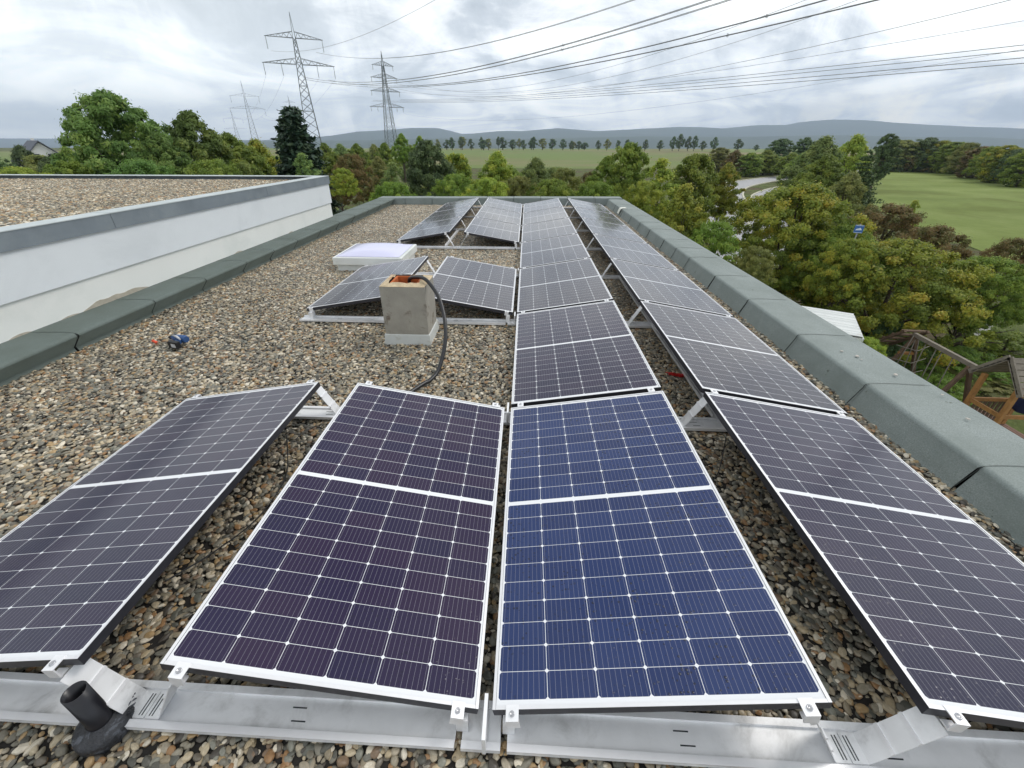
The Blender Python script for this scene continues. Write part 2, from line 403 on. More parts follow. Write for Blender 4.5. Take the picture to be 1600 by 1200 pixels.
def m_ground(name, stops, scale, dirt=None, bump=0.5, stripe=None):
    mt = bpy.data.materials.new(name); mt.use_nodes = True; t = NT(mt.node_tree)
    c = t.n('ShaderNodeTexCoord').outputs['Object']
    n_a = t.noise(c, scale, 8, 0.65, 0.4); n_b = t.noise(c, scale*14, 4, 0.7)
    f = t.math('ADD', t.math('MULTIPLY', n_a, 0.7), t.math('MULTIPLY', n_b, 0.3))
    if stripe:
        sp = t.n('ShaderNodeSeparateXYZ', inp={0: c})
        s = t.math('SINE', t.math('ADD', t.math('MULTIPLY', sp.outputs[1], stripe), t.math('MULTIPLY', n_a, 3.0)))
        f = t.math('ADD', f, t.math('MULTIPLY', s, 0.045))
    base = t.ramp(f, stops)
    if dirt: base = t.mix(t.smooth(t.noise(c, dirt[1], 5, 0.6, 0.5), dirt[2], dirt[3]), base, (*dirt[0], 1))
    b = t.n('ShaderNodeBsdfPrincipled', inp={'Base Color': base, 'Roughness': 0.95, 'Specular IOR Level': 0.2})
    t.put(b, 'Normal', t.n('ShaderNodeBump', inp={'Strength': bump, 'Distance': 0.1, 'Height': n_b}).outputs[0])
    t.put(t.n('ShaderNodeOutputMaterial'), 0, b.outputs[0]); M[name] = mt; return mt
m_ground('grass_ground', [(0.36, (0.035, 0.045, 0.015)), (0.48, (0.085, 0.110, 0.030)), (0.56, (0.12, 0.145, 0.045)), (0.68, (0.19, 0.20, 0.08))], 0.45, ((0.10, 0.08, 0.045), 0.25, .48, .62), 0.8)
m_ground('meadow_grass', [(0.3, (0.120, 0.160, 0.034)), (0.5, (0.175, 0.225, 0.055)), (0.72, (0.24, 0.285, 0.095))], 0.07, ((0.125, 0.155, 0.03), 0.05, .50, .68), 0.6, 0.55)
m_ground('field_soil', [(0.3, (0.14, 0.135, 0.06)), (0.5, (0.20, 0.18, 0.09)), (0.7, (0.25, 0.22, 0.12))], 0.012, ((0.15, 0.20, 0.06), 0.0045, .40, .56), 0.3, 0.035)
m_ground('hill_wood', [(0.35, (0.035, 0.055, 0.03)), (0.6, (0.06, 0.085, 0.04))], 0.002, ((0.11, 0.13, 0.05), 0.0007, .60, .72), 0.3)

def m_pebble(name, wet):
    mt = bpy.data.materials.new(name); mt.use_nodes = True; t = NT(mt.node_tree)
    oi = t.n('ShaderNodeObjectInfo'); r = oi.outputs['Random']
    pal = [(0.15, 0.145, 0.125), (0.34, 0.31, 0.255), (0.075, 0.078, 0.072), (0.22, 0.195, 0.15), (0.42, 0.375, 0.29), (0.17, 0.168, 0.15),
           (0.10, 0.108, 0.10), (0.50, 0.475, 0.42), (0.26, 0.16, 0.085), (0.23, 0.222, 0.195), (0.14, 0.142, 0.132), (0.36, 0.31, 0.225),
           (0.06, 0.056, 0.052), (0.29, 0.27, 0.23), (0.17, 0.125, 0.09), (0.58, 0.56, 0.51), (0.19, 0.20, 0.185), (0.32, 0.235, 0.135), (0.24, 0.225, 0.185), (0.12, 0.11, 0.095)]
    k = 1.20 if wet else 1.35
    base = t.ramp(r, [(i/len(pal), (c[0]*k*1.03, c[1]*k*0.965, c[2]*k*0.86)) for i, c in enumerate(pal)], 'CONSTANT')
    c = t.n('ShaderNodeTexCoord').outputs['Object']
    nz = t.noise(c, 1.6, 4, 0.6, 0.5)
    base = t.mix(1.0, base, t.ramp(nz, [(0.3, 0.8), (0.7, 1.15)]), 'MULTIPLY')
    gp = t.n('ShaderNodeNewGeometry').outputs['Position']
    base = t.mix(1.0, base, t.ramp(t.noise(gp, 1.1, 5, 0.6, 0.6), [(0.3, (0.80, 0.80, 0.78)), (0.5, 1.0), (0.7, (1.16, 1.14, 1.10))]), 'MULTIPLY')
    b = t.n('ShaderNodeBsdfPrincipled', inp={'Base Color': base, 'Roughness': 0.4 if wet else 0.7, 'Specular IOR Level': 0.5})
    t.put(t.n('ShaderNodeOutputMaterial'), 0, b.outputs[0]); M[name] = mt; return mt
m_pebble('pebble_wet', True); m_pebble('pebble_dry', False)

# ------------------------------------------------------------------ dimensions of the solar field
W, L = 1.038, 1.755
TILT = R(9.7134); VG, RG, GAP = 0.0458, 0.277, 0.0464
CW = W*math.cos(TILT); HZ = W*math.sin(TILT)
G = -0.125                       # top of the gravel
PZ = 0.06                        # top of the parapet
GROUND = -6.6

# ------------------------------------------------------------------ terrain
def terrain_z(x, y):
    z = GROUND
    d = max(0, y-640)
    z -= min(60, (d*0.05)**1.35) if d > 0 else 0
    return z
def build_terrain():
    xs = sorted(set([-9000, -6000, -4000, -2500, -1500, -900, -500, -300, -180, -100, -60, -30, 0, 30, 60, 100, 180, 300, 500, 900, 1500, 2500, 4000, 6000, 9000]))
    ys = [-3000, -1000, -300, -60, 0, 20, 40, 70, 110, 170, 260, 400, 520, 600, 640, 660, 680, 700, 740, 800, 900, 1200, 2000, 3500, 5500, 9000]
    b = MB(); b.smooth = True
    for y in ys:
        for x in xs: b.v.append((x, y, terrain_z(x, y)))
    n = len(xs)
    for j in range(len(ys)-1):
        for i in range(n-1): b.face([j*n+i, j*n+i+1, (j+1)*n+i+1, (j+1)*n+i])
    tag(b.build('ground', M['grass_ground'], fix=False), kind='structure')
build_terrain()

def sheet(name, pts, z, m_, kind='structure'):
    b = MB(); b.v = [(x, y, z) for x, y in pts]; b.face(range(len(pts)))
    o = b.build(name, m_, fix=False)
    return tag(o, kind=kind)
sheet('field', [(-330, 168), (60, 158), (170, 175), (330, 240), (420, 420), (560, 636), (-60, 636), (-210, 636), (-420, 636), (-520, 300)], GROUND+0.03, M['field_soil'])
sheet('meadow', [(38, 34), (70, 30), (140, 40), (190, 90), (170, 160), (138, 174), (118, 166), (92, 150), (74, 118), (60, 92), (50, 66)], GROUND+0.04, M['meadow_grass'])

def ribbon(name, pts, wd, z, m_, sub=6, kerb=True):
    P = [Vector((x, y, 0)) for x, y in pts]
    C = []
    for i in range(len(P)-1):
        p0, p1, p2, p3 = P[max(i-1, 0)], P[i], P[i+1], P[min(i+2, len(P)-1)]
        for k in range(sub):
            t = k/sub
            C.append(0.5*((2*p1)+(p2-p0)*t+(2*p0-5*p1+4*p2-p3)*t*t+(3*p1-p0-3*p2+p3)*t**3))
    C.append(P[-1])
    b = MB(); kb = MB()
    Ls, Rs, L2, R2 = [], [], [], []
    for i, c in enumerate(C):
        d = (C[min(i+1, len(C)-1)]-C[max(i-1, 0)]).normalized(); nrm = Vector((-d.y, d.x, 0))
        Ls.append(c+nrm*wd/2); Rs.append(c-nrm*wd/2); L2.append(c+nrm*(wd/2+.25)); R2.append(c-nrm*(wd/2+.25))
    for i in range(len(C)):
        b.v += [(Ls[i].x, Ls[i].y, z), (Rs[i].x, Rs[i].y, z)]
    for i in range(len(C)-1): b.face([2*i, 2*i+1, 2*i+3, 2*i+2])
    o = tag(b.build(name, m_, fix=False), kind='structure')
    if kerb:
        for i in range(len(C)-1):
            for A, B in ((Ls, L2), (Rs, R2)):
                kb.hexa([(A[i].x, A[i].y, z-.1), (B[i].x, B[i].y, z-.1), (B[i+1].x, B[i+1].y, z-.1), (A[i+1].x, A[i+1].y, z-.1),
                         (A[i].x, A[i].y, z+.12), (B[i].x, B[i].y, z+.12), (B[i+1].x, B[i+1].y, z+.12), (A[i+1].x, A[i+1].y, z+.12)])
        kb.build('kerb', M['kerb'], o)
    return o, C
roadA, CA = ribbon('road', [(17, 30), (20.6, 39), (24, 50), (29, 64), (36, 82), (46, 99), (66, 119), (95, 140), (130, 165)], 6.0, GROUND+.08, M['asphalt'])
roadB, CB = ribbon('side_road', [(26, 44), (31, 56), (36, 66), (43, 79), (55, 93), (72, 105)], 5.0, GROUND+.11, M['asphalt'])
mk = MB()
for i in range(3, 28, 2):
    a, c = CA[i], CA[i+1]; d = (c-a).normalized()
    mk.bar((a.x, a.y, GROUND+.085), (a.x+d.x*2, a.y+d.y*2, GROUND+.085), 0.14, 0.012)
mk.build('lane_marking', M['sign_white'], roadA)
sheet('paving', [tuple(at(px, py, z=GROUND)[:2]) for px, py in ((1478, 478), (1540, 490), (1560, 530), (1490, 522))], GROUND+.05, M['paving'])

# distant hills
def hills(name, prof, Y, drop, depth):
    b = MB(); b.smooth = True
    rows = 9
    P = []
    # resample the skyline finely with small irregularities
    xs = np.linspace(prof[0][0], prof[-1][0], 150)
    ys = np.interp(xs, [p[0] for p in prof], [p[1] for p in prof])
    for k, (px, py) in enumerate(zip(xs, ys)):
        py += 0.5*noise.noise(Vector((px*0.05, 0, 3)))+0.25*noise.noise(Vector((px*0.25, 0, 7)))
        P.append(at(px, py, Y=Y))
    for r in range(rows):
        t = r/(rows-1)
        for p in P:
            h = p.z*(1-t*t*(3-2*t))+drop*(t*t*(3-2*t))
            yy = Y-depth*t
            wob = 140*noise.noise(Vector((p.x*0.0012, yy*0.0015, 1)))*math.sin(PI*t)
            b.v.append((p.x*(1+0.02*t), yy+wob, h+30*math.sin(PI*t)*noise.noise(Vector((p.x*.002, yy*.002, 5)))))
    n = len(P)
    for r in range(rows-1):
        for i in range(n-1): b.face([r*n+i, r*n+i+1, (r+1)*n+i+1, (r+1)*n+i])
    # back slope so that the ridge has thickness
    base = len(b.v)
    for p in P: b.v.append((p.x, Y+900, drop))
    for i in range(n-1): b.face([i+1, i, base+i, base+i+1])
    return tag(b.build(name, M['hill_wood'], fix=False), kind='structure')
hills('hills', [(-500, 214), (200, 217), (420, 219), (500, 215.6), (575, 205), (650, 199.5), (687, 200), (725, 210), (774, 205), (811, 205), (875, 200), (924, 205), (969, 203), (1064, 198), (1127, 201), (1187, 195), (1225, 195.5), (1262, 189), (1311, 186.5), (1356, 191), (1450, 196), (1525, 199), (1600, 204), (1900, 214), (2300, 220)], 7000, -75, 2600)
hills('hills', [(300, 222), (560, 219), (700, 216), (830, 217), (1000, 213), (1150, 214), (1300, 211), (1450, 214), (1700, 219), (2100, 222)], 4300, -75, 1200)

# ------------------------------------------------------------------ our own flat-roofed building
bld = empty('flat_roof_building', (0, 0, 0), 0, 'near building whose gravel flat roof carries the solar panels, edged with green felt parapets', 'building')
mb = MB(); mb.box(-4.62, 3.12, -3.4, 13.5, GROUND-.3, G-.09); mb.build('wall', M['white_plaster'], bld)
mb = MB(); mb.box(-4.5, 3.0, -3.3, 13.6, G-.09, G-.022); mb.build('roof_deck', M['roof_slab'], bld)

def parapet(x_in, x_base, x_out, y0, y1, seams, flip, materials, name='parapet'):
    "felt-covered kerb running along Y: rounded inner edge, lapped felt lengths"
    b = MB(); b.smooth = True
    s = -1 if flip else 1
    prof = [(x_base-.05*s, G-.05), (x_base, G-.01), (x_base+.012*s, G+.03)]
    rr = 0.034
    cx_, cz_ = x_in+rr*s, PZ-rr
    for k in range(7):
        a = R(188-k*98/6)
        prof.append((cx_+math.cos(a)*rr*s, cz_+math.sin(a)*rr))
    wd = abs(x_out-x_in)
    for k in range(1, 6): prof.append((x_in+s*(rr+(wd-rr)*k/6), PZ+.004*math.sin(k)))
    prof += [(x_out-s*.02, PZ+.002), (x_out, PZ-.015), (x_out+s*.002, PZ-.25), (x_out-s*.05, PZ-.26)]
    edges = [y0]+[q for q in sorted(seams) if y0 < q < y1]+[y1]
    for e in range(len(edges)-1):
        a, c = edges[e], edges[e+1]
        ns = max(2, int((c-a)/0.07)); base = len(b.v); n = len(prof)
        for j in range(ns+1):
            t = j/ns; y = a+(c-a)*t
            lift = 0.0018*(1-t)
            for k, (x, z) in enumerate(prof):
                inn = 1 if k < len(prof)-4 else 0
                skew = 0.05*inn*max(0, 1-k/8)*math.sin(e*1.7+1) if 0 < e else 0.0
                wob = inn*0.004*noise.noise(Vector((x*3, y*1.6, 4)))
                yy = y+(skew*0.5 if j in (0,) else 0)
                b.v.append((x-s*wob-s*lift*(1 if 1 < k < 8 else 0)*inn, yy, z+wob*.7+lift*inn))
        for j in range(ns):
            for k in range(n-1):
                f = [base+j*n+k, base+j*n+k+1, base+(j+1)*n+k+1, base+(j+1)*n+k]
                b.face(f)
        b.smooth = False
        for j_, rev in ((0, False), (ns, True)):      # end caps on their own vertices so that shading stays flat
            if (e == 0 and not rev) or (e == len(edges)-2 and rev):
                cb_ = len(b.v); b.v += [b.v[base+j_*n+k] for k in range(n)]
                idx = [cb_+k for k in range(n)]; b.face(idx[::-1] if rev else idx)
        b.smooth = True
    # bitumen beads at the laps
    b.mi = 1
    for q in edges[1:-1]:
        pts = []
        for k, (x, z) in enumerate(prof[1:-4]):
            o = 0.008*noise.noise(Vector((x*9, q*5, z*9)))
            pts.append((x-s*.0055*(1 if k < 7 else 0), q+o-.02*(z-PZ)*4, z+.0045+(0.001 if k > 7 else 0)))
        rad = [0.0026 if k < 6 else 0.0006 for k in range(len(pts))]
        b.tube(pts, rad, 5)
    b.mi = 0
    return b.build(name, materials, bld, fix=False)
seamsR = [1.23-.98*2, 1.23-.98, 0.25, 1.23, 2.12, 3.01, 4.0, 4.95, 5.95, 6.6, 7.3, 8.31, 9.15, 10.05, 11.05, 12.1]
seamsL = [-.3, .7, 1.7, 2.7, 3.62, 4.47, 5.37, 6.12, 6.94, 7.9, 8.85, 9.8, 10.8, 11.8, 12.7]
pr = parapet(2.67, 2.615, 3.17, -3.3, 13.35, seamsR, False, [M['felt'], M['bead_dark']])
pl = parapet(-4.12, -4.21, -4.66, -3.3, 13.35, seamsL, True, [M['felt_dark'], M['bead_dark']])
# far parapet
fp = MB(); fp.smooth = False
nseg = 9
xsF = [-4.66+(3.17+4.66)*k/nseg for k in range(nseg+1)]
def fy(x, o): return (13.22 if o == 0 else 13.72)+(x+4.66)*0.045
for k in range(nseg):
    a, c = xsF[k], xsF[k+1]-0.008
    l = .004*(k % 2)
    fp.hexa([(a, fy(a, 0), G-.05), (c, fy(c, 0), G-.05), (c, fy(c, 1), G-.05), (a, fy(a, 1), G-.05),
             (a, fy(a, 0)+.03, PZ+.008+l), (c, fy(c, 0)+.03, PZ+.008+l), (c, fy(c, 1), PZ+.008+l), (a, fy(a, 1), PZ+.008+l)])
fpo = fp.build('parapet', M['felt'], bld, bevel=.015)
mb = MB(); mb.box(-4.62, 3.12, -3.4, -3.2, G-.1, PZ); mb.build('parapet', M['felt'], bld)

# ------------------------------------------------------------------ gravel (geometry nodes pebbles)
def gravel_nodes(name, density, size, matname, seed, zj):
    ng = bpy.data.node_groups.new(name, 'GeometryNodeTree')
    ng.interface.new_socket('Geometry', in_out='INPUT', socket_type='NodeSocketGeometry')
    ng.interface.new_socket('Geometry', in_out='OUTPUT', socket_type='NodeSocketGeometry')
    N = ng.nodes; Lk = ng.links.new
    gi = N.new('NodeGroupInput'); go = N.new('NodeGroupOutput')
    dp = N.new('GeometryNodeDistributePointsOnFaces'); dp.distribute_method = 'RANDOM'
    dp.inputs['Density'].default_value = density; dp.inputs['Seed'].default_value = seed
    Lk(gi.outputs[0], dp.inputs['Mesh'])
    sp = N.new('GeometryNodeSetPosition'); Lk(dp.outputs[0], sp.inputs['Geometry'])
    rv = N.new('FunctionNodeRandomValue'); rv.data_type = 'FLOAT_VECTOR'
    rv.inputs[0].default_value = (0, 0, -zj); rv.inputs[1].default_value = (0, 0, zj); rv.inputs['Seed'].default_value = 11
    Lk(rv.outputs[0], sp.inputs['Offset'])
    jn = N.new('GeometryNodeJoinGeometry')
    for k in range(5):
        ico = N.new('GeometryNodeMeshIcoSphere'); ico.inputs['Radius'].default_value = 1.0; ico.inputs['Subdivisions'].default_value = 3
        s2 = N.new('GeometryNodeSetPosition'); Lk(ico.outputs[0], s2.inputs['Geometry'])
        nz = N.new('ShaderNodeTexNoise'); nz.noise_dimensions = '4D'; nz.inputs['W'].default_value = 3.1*k+seed
        nz.inputs['Scale'].default_value = 0.85; nz.inputs['Detail'].default_value = 1.0
        vm = N.new('ShaderNodeVectorMath'); vm.operation = 'SUBTRACT'; vm.inputs[1].default_value = (0.5, 0.5, 0.5)
        Lk(nz.outputs['Color'], vm.inputs[0])
        vs = N.new('ShaderNodeVectorMath'); vs.operation = 'SCALE'; vs.inputs['Scale'].default_value = 0.7
        Lk(vm.outputs[0], vs.inputs[0]); Lk(vs.outputs[0], s2.inputs['Offset'])
        sm = N.new('GeometryNodeSetShadeSmooth'); Lk(s2.outputs[0], sm.inputs[0])
        ms = N.new('GeometryNodeSetMaterial'); ms.inputs['Material'].default_value = M[matname]; Lk(sm.outputs[0], ms.inputs[0])
        gti = N.new('GeometryNodeGeometryToInstance'); Lk(ms.outputs[0], gti.inputs[0])
        Lk(gti.outputs[0], jn.inputs[0])
    ip = N.new('GeometryNodeInstanceOnPoints'); ip.inputs['Pick Instance'].default_value = True
    Lk(sp.outputs[0], ip.inputs['Points']); Lk(jn.outputs[0], ip.inputs['Instance'])
    rr = N.new('FunctionNodeRandomValue'); rr.data_type = 'FLOAT_VECTOR'
    rr.inputs[0].default_value = (-0.35, -0.35, 0); rr.inputs[1].default_value = (0.35, 0.35, 6.283); rr.inputs['Seed'].default_value = 3
    Lk(rr.outputs[0], ip.inputs['Rotation'])
    rs = N.new('FunctionNodeRandomValue'); rs.data_type = 'FLOAT_VECTOR'
    rs.inputs[0].default_value = (0.95, 0.68, 0.42); rs.inputs[1].default_value = (1.5, 1.02, 0.68); rs.inputs['Seed'].default_value = 5
    ru = N.new('FunctionNodeRandomValue'); ru.data_type = 'FLOAT'
    ru.inputs[2].default_value = 0.0; ru.inputs[3].default_value = 1.0; ru.inputs['Seed'].default_value = 8
    pw = N.new('ShaderNodeMath'); pw.operation = 'POWER'; pw.inputs[1].default_value = 2.0; Lk(ru.outputs[1], pw.inputs[0])
    ma = N.new('ShaderNodeMath'); ma.operation = 'MULTIPLY_ADD'; ma.inputs[1].default_value = size*0.85; ma.inputs[2].default_value = size*0.62
    Lk(pw.outputs[0], ma.inputs[0])
    sc2 = N.new('ShaderNodeVectorMath'); sc2.operation = 'SCALE'; Lk(rs.outputs[0], sc2.inputs[0]); Lk(ma.outputs[0], sc2.inputs['Scale'])
    Lk(sc2.outputs[0], ip.inputs['Scale'])
    j2 = N.new('GeometryNodeJoinGeometry'); Lk(gi.outputs[0], j2.inputs[0]); Lk(ip.outputs[0], j2.inputs[0])
    Lk(j2.outputs[0], go.inputs[0])
    return ng
def gravel(quads, z, density, size, matname, seed, zj=0.006):
    b = MB()
    for (x0, x1, y0, y1) in quads:
        n = len(b.v); b.v += [(x0, y0, z), (x1, y0, z), (x1, y1, z), (x0, y1, z)]; b.face([n, n+1, n+2, n+3])
    o = b.build('gravel', M['roof_slab'], fix=False)
    md = o.modifiers.new('pebbles', 'NODES'); md.node_group = gravel_nodes('pebbles', density, size, matname, seed, zj)
    return tag(o, kind='stuff')
g1 = gravel([(-4.2, 2.66, -0.55, 4.6)], G-.014, 5000, 0.0131, 'pebble_wet', 1, .010)
tag(g1, 'rounded multicoloured pebbles covering the near half of the flat roof', 'gravel')
g2 = gravel([(-4.2, 2.66, 4.6, 13.25)], G-.012, 3900, 0.0146, 'pebble_wet', 2)
tag(g2, 'rounded multicoloured pebbles covering the far half of the flat roof', 'gravel')

# ------------------------------------------------------------------ neighbouring raised roof on the left
an = empty('raised_roof_block', (0, 0, 0), 0, 'white clad building block on the left with grey metal roof edge and gravel on top', 'building')
XW, YE, ZT = -4.58, 9.62, 0.95
mb = MB(); mb.box(-22, XW-.03, -6, YE-.03, GROUND-.3, ZT-.16); mb.build('wall', M['white_plaster'], an)
mb = MB(); mb.box(XW-.03, XW+.025, -6, YE+.03, 0.365, ZT-.14); mb.box(-22, XW-.03, YE-.03, YE+.03, 0.365, ZT-.14)
mb.build('upper_cladding', M['cladding_blue'], an, bevel=.004)
mb = MB(); mb.box(XW-.03, XW, -6, YE, 0.055, 0.362); mb.box(-22, XW-.03, YE-.03, YE, 0.055, 0.362)
mb.build('lower_cladding', M['cladding_cream'], an, bevel=.003)
mb = MB(); mb.box(XW-.03, XW-.012, -6, YE-.02, -.02, 0.048); mb.build('wall_base', M['plaster_base'], an)
# chipped plaster patches with uneven outlines, 2 mm proud of the base strip
def chip(yc, wl, hh, seed):
    ch = MB(); n = 18; top = []
    for k in range(n+1):
        t = k/n; y = yc-wl/2+wl*t
        h = hh*math.sin(PI*t)**0.6*(0.75+0.5*noise.noise(Vector((y*6, seed, 0))))
        top.append((y, PZ-.012+h))
    b0 = len(ch.v)
    for y, z in top: ch.v += [(XW+.004, y, PZ-.02), (XW+.004, y, z), (XW-.012, y, z)]
    for k in range(n):
        a = b0+3*k; ch.face([a, a+3, a+4, a+1]); ch.face([a+1, a+4, a+5, a+2])
    ch.build('bare_plaster_patch', M['plaster_bare'], an)
chip(3.66, 0.92, 0.085, 1); chip(2.62, 0.22, 0.04, 2); chip(3.1, 0.25, 0.03, 3); chip(5.9, .3, .03, 4); chip(7.6, .2, .03, 5)
mb = MB(); mb.box(-22, XW-.2, -6, YE-.2, ZT-.16, ZT-.075); mb.build('roof_deck', M['roof_slab'], an)
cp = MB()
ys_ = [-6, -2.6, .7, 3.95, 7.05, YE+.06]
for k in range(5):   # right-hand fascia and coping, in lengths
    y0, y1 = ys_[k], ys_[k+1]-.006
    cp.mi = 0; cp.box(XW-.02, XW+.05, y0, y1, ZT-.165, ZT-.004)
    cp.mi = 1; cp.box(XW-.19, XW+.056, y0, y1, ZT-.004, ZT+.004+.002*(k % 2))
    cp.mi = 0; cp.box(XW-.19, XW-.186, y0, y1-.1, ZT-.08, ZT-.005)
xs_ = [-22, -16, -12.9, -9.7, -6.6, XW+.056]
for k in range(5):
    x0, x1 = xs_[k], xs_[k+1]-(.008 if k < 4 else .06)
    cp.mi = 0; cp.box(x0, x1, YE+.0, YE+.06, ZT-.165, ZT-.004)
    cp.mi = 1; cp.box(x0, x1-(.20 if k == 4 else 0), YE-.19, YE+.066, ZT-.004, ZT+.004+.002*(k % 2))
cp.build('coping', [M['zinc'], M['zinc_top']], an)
g3 = gravel([(-17, XW-.2, 1.6, YE-.2)], ZT-.078, 3000, 0.0150, 'pebble_dry', 3)
tag(g3, 'pale pebbles on the raised roof behind the grey metal edge on the left', 'gravel')

# ------------------------------------------------------------------ solar panels
def frame_mesh():
    b = MB(); lip = 0.011; H = 0.035
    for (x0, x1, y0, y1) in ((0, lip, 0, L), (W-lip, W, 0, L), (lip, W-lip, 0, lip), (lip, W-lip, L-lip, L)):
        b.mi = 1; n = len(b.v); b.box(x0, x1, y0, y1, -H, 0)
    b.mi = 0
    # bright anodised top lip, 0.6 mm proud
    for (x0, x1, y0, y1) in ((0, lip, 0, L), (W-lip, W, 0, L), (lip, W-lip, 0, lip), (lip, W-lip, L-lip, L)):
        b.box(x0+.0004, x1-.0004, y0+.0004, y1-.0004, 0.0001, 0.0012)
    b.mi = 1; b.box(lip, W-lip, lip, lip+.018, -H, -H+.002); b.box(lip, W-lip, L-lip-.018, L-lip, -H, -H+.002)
    return b.mesh('frame', [M['frame_silver'], M['frame_side']])
def sheet_mesh(cm):
    b = MB(); lip = 0.0112
    b.box(lip, W-lip, lip, L-lip, -.007, -.0015)
    me = b.mesh('cell_sheet', [M[cm], M['backsheet']])
    uvl = me.uv_layers.new(name='UVMap')
    for p in me.polygons:
        if p.normal.z < 0.5: p.material_index = 1
        for li in p.loop_indices:
            v = me.vertices[me.loops[li].vertex_index].co; uvl.data[li].uv = (v.x, v.y)
    return me
FM = frame_mesh(); SM = {k: sheet_mesh(k) for k in ('cells_purple', 'cells_indigo', 'cells_blue', 'cells_brown')}
jb = MB(); jb.box(W/2-.05, W/2+.05, L/2-.03, L/2+.03, -.028, -.0075); JM = jb.mesh('junction_box', M['black_plastic'])
ROW0 = lambda k: (k-1)*(L+GAP)
def panel(colm, row, cm, label):
    xl = {'A': -VG/2-CW-RG-CW, 'B': -VG/2-CW, 'C': VG/2, 'D': VG/2+CW+RG}[colm]
    rising = colm in ('A', 'C')
    o = empty('solar_module', (xl, ROW0(row), 0 if rising else HZ), 0, label, 'solar panel', 'solar panels laid in four tilted rows on the gravel roof')
    o.rotation_euler = (0, -TILT if rising else TILT, 0)
    for nm, me in (('frame', FM), ('cell_sheet', SM[cm]), ('junction_box', JM)):
        add_obj(nm, me, o)
ordn = ['', 'nearest', 'second', 'third', 'fourth', 'fifth', 'sixth', 'seventh and farthest']
panel('A', 1, 'cells_purple', 'near left solar panel with cloud reflections on its glass, cut by the left edge')
panel('B', 1, 'cells_indigo', 'large near solar panel with dark purple cells, directly left of the blue one')
panel('A', 3, 'cells_brown', 'solar panel partly hidden by the chimney, in front of the skylight')
panel('B', 3, 'cells_brown', 'single solar panel directly right of the chimney, sloping down to the long row')
for r, nm in ((5, 'nearest'), (6, 'middle'), (7, 'farthest')):
    panel('A', r, 'cells_brown', f'{nm} of the three far left solar panels behind the skylight')
    panel('B', r, 'cells_brown', f'{nm} of the three far solar panels directly left of the long central row')
panel('C', 1, 'cells_blue', 'nearest solar panel of the central row, the only bright blue one, spotted with rain')
for r in range(2, 8): panel('C', r, 'cells_purple' if r == 2 else 'cells_brown', f'{ordn[r]} solar panel from the front in the long central row, purple grey cells')
for r in range(1, 8): panel('D', r, 'cells_brown' if r > 1 else 'cells_purple', f'{ordn[r]} solar panel from the front in the right-hand row beside the green parapet')

# ------------------------------------------------------------------ mounting rails with brackets and clamps
XA = -VG/2-2*CW-RG; XD = VG/2+2*CW+RG
RZ = G+.014
def rail_piece(x0, x1, wd, slots):
    b = MB(); t = .003
    b.mi = 0
    b.box(x0, x1, -wd, wd, RZ, RZ+t)                       # web
    b.mi = 2; b.box(x0, x1, -wd-.022, -wd, RZ+.010, RZ+.0145); b.mi = 0       # front flange
    b.box(x0, x1, -wd-.004, -wd, RZ+t, RZ+.010); b.box(x0, x1, -wd-.022, -wd-.018, RZ-.006, RZ+.010)
    b.box(x0, x1, wd, wd+.022, RZ+.010, RZ+.0145); b.box(x0, x1, wd, wd+.004, RZ+t, RZ+.010)
    b.mi = 1
    for sx, sy, lx, ly in slots: b.box(sx-lx/2, sx+lx/2, sy-ly/2, sy+ly/2, RZ+t, RZ+t+.0008)
    return b
def leg_plate(xb, xt, zt, wd):
    "leaning folded sheet that carries the high edge, ribbed on its faces"
    b = MB(); zb = RZ+.004; t = .003
    s = 1 if xt > xb else -1
    N = Vector((-(zt-zb), 0, (xt-xb))).normalized()*(-1)
    if N.x*s > 0: N = -N
    P = lambda f, y, o: Vector((xb+(xt-xb)*f, y, zb+(zt-zb)*f))+N*o
    def slab(f0, f1, y0, y1, o0, o1):
        b.hexa([P(f0, y0, o0), P(f0, y1, o0), P(f1, y1, o0), P(f1, y0, o0), P(f0, y0, o1), P(f0, y1, o1), P(f1, y1, o1), P(f1, y0, o1)])
    b.mi = 0; slab(0, 1, -wd, wd, 0, t)
    b.mi = 1
    for f in (.34, .68): slab(f-.022, f+.022, -wd, wd, t, t+.006)
    b.mi = 0
    b.box(min(xb, xb-s*.052), max(xb, xb-s*.052), -wd, wd, zb, zb+t)        # foot flange
    b.mi = 2
    for q in (.030, .040): b.box(xb-s*q-.0018, xb-s*q+.0018, -wd*.8, wd*.8, zb+t, zb+t+.0008)
    b.mi = 0
    slab(.86, 1.0, -wd*.5, wd*.5, -.02, 0)
    return b
def clamp_mesh():
    b = MB()
    b.mi = 0
    b.box(-.021, .021, -.024, .024, .0015, .005)
    b.box(-.021, .021, -.024, -.020, -.034, .0015) if False else None
    b.mi = 1; b.lathe([(.0085, .005), (.0085, .010), (.006, .0105), (.005, .008), (0.0, .008)], (0, 0, 0), 10)
    b.mi = 0; b.box(-.016, .016, -.008, .008, -.055, .0015)
    return b.mesh('clamp', [M['alu_bright'], M['bolt_steel']])
CLM = clamp_mesh()
def endclamp_mesh():
    b = MB(); b.mi = 0
    b.box(-.021, .021, -.034, .012, .0015, .005); b.box(-.021, .021, -.034, -.030, -.038, .0015)
    b.box(-.018, .018, -.030, -.006, -.040, -.035)
    b.mi = 1; b.lathe([(.0085, .005), (.0085, .010), (.006, .0105), (.005, .008), (0.0, .008)], (0, -.014, 0), 10)
    return b.mesh('clamp', [M['alu_bright'], M['bolt_steel']])
ECM = endclamp_mesh()
XR = {'A': XA, 'B': -VG/2-CW, 'C': VG/2, 'D': VG/2+CW+RG}
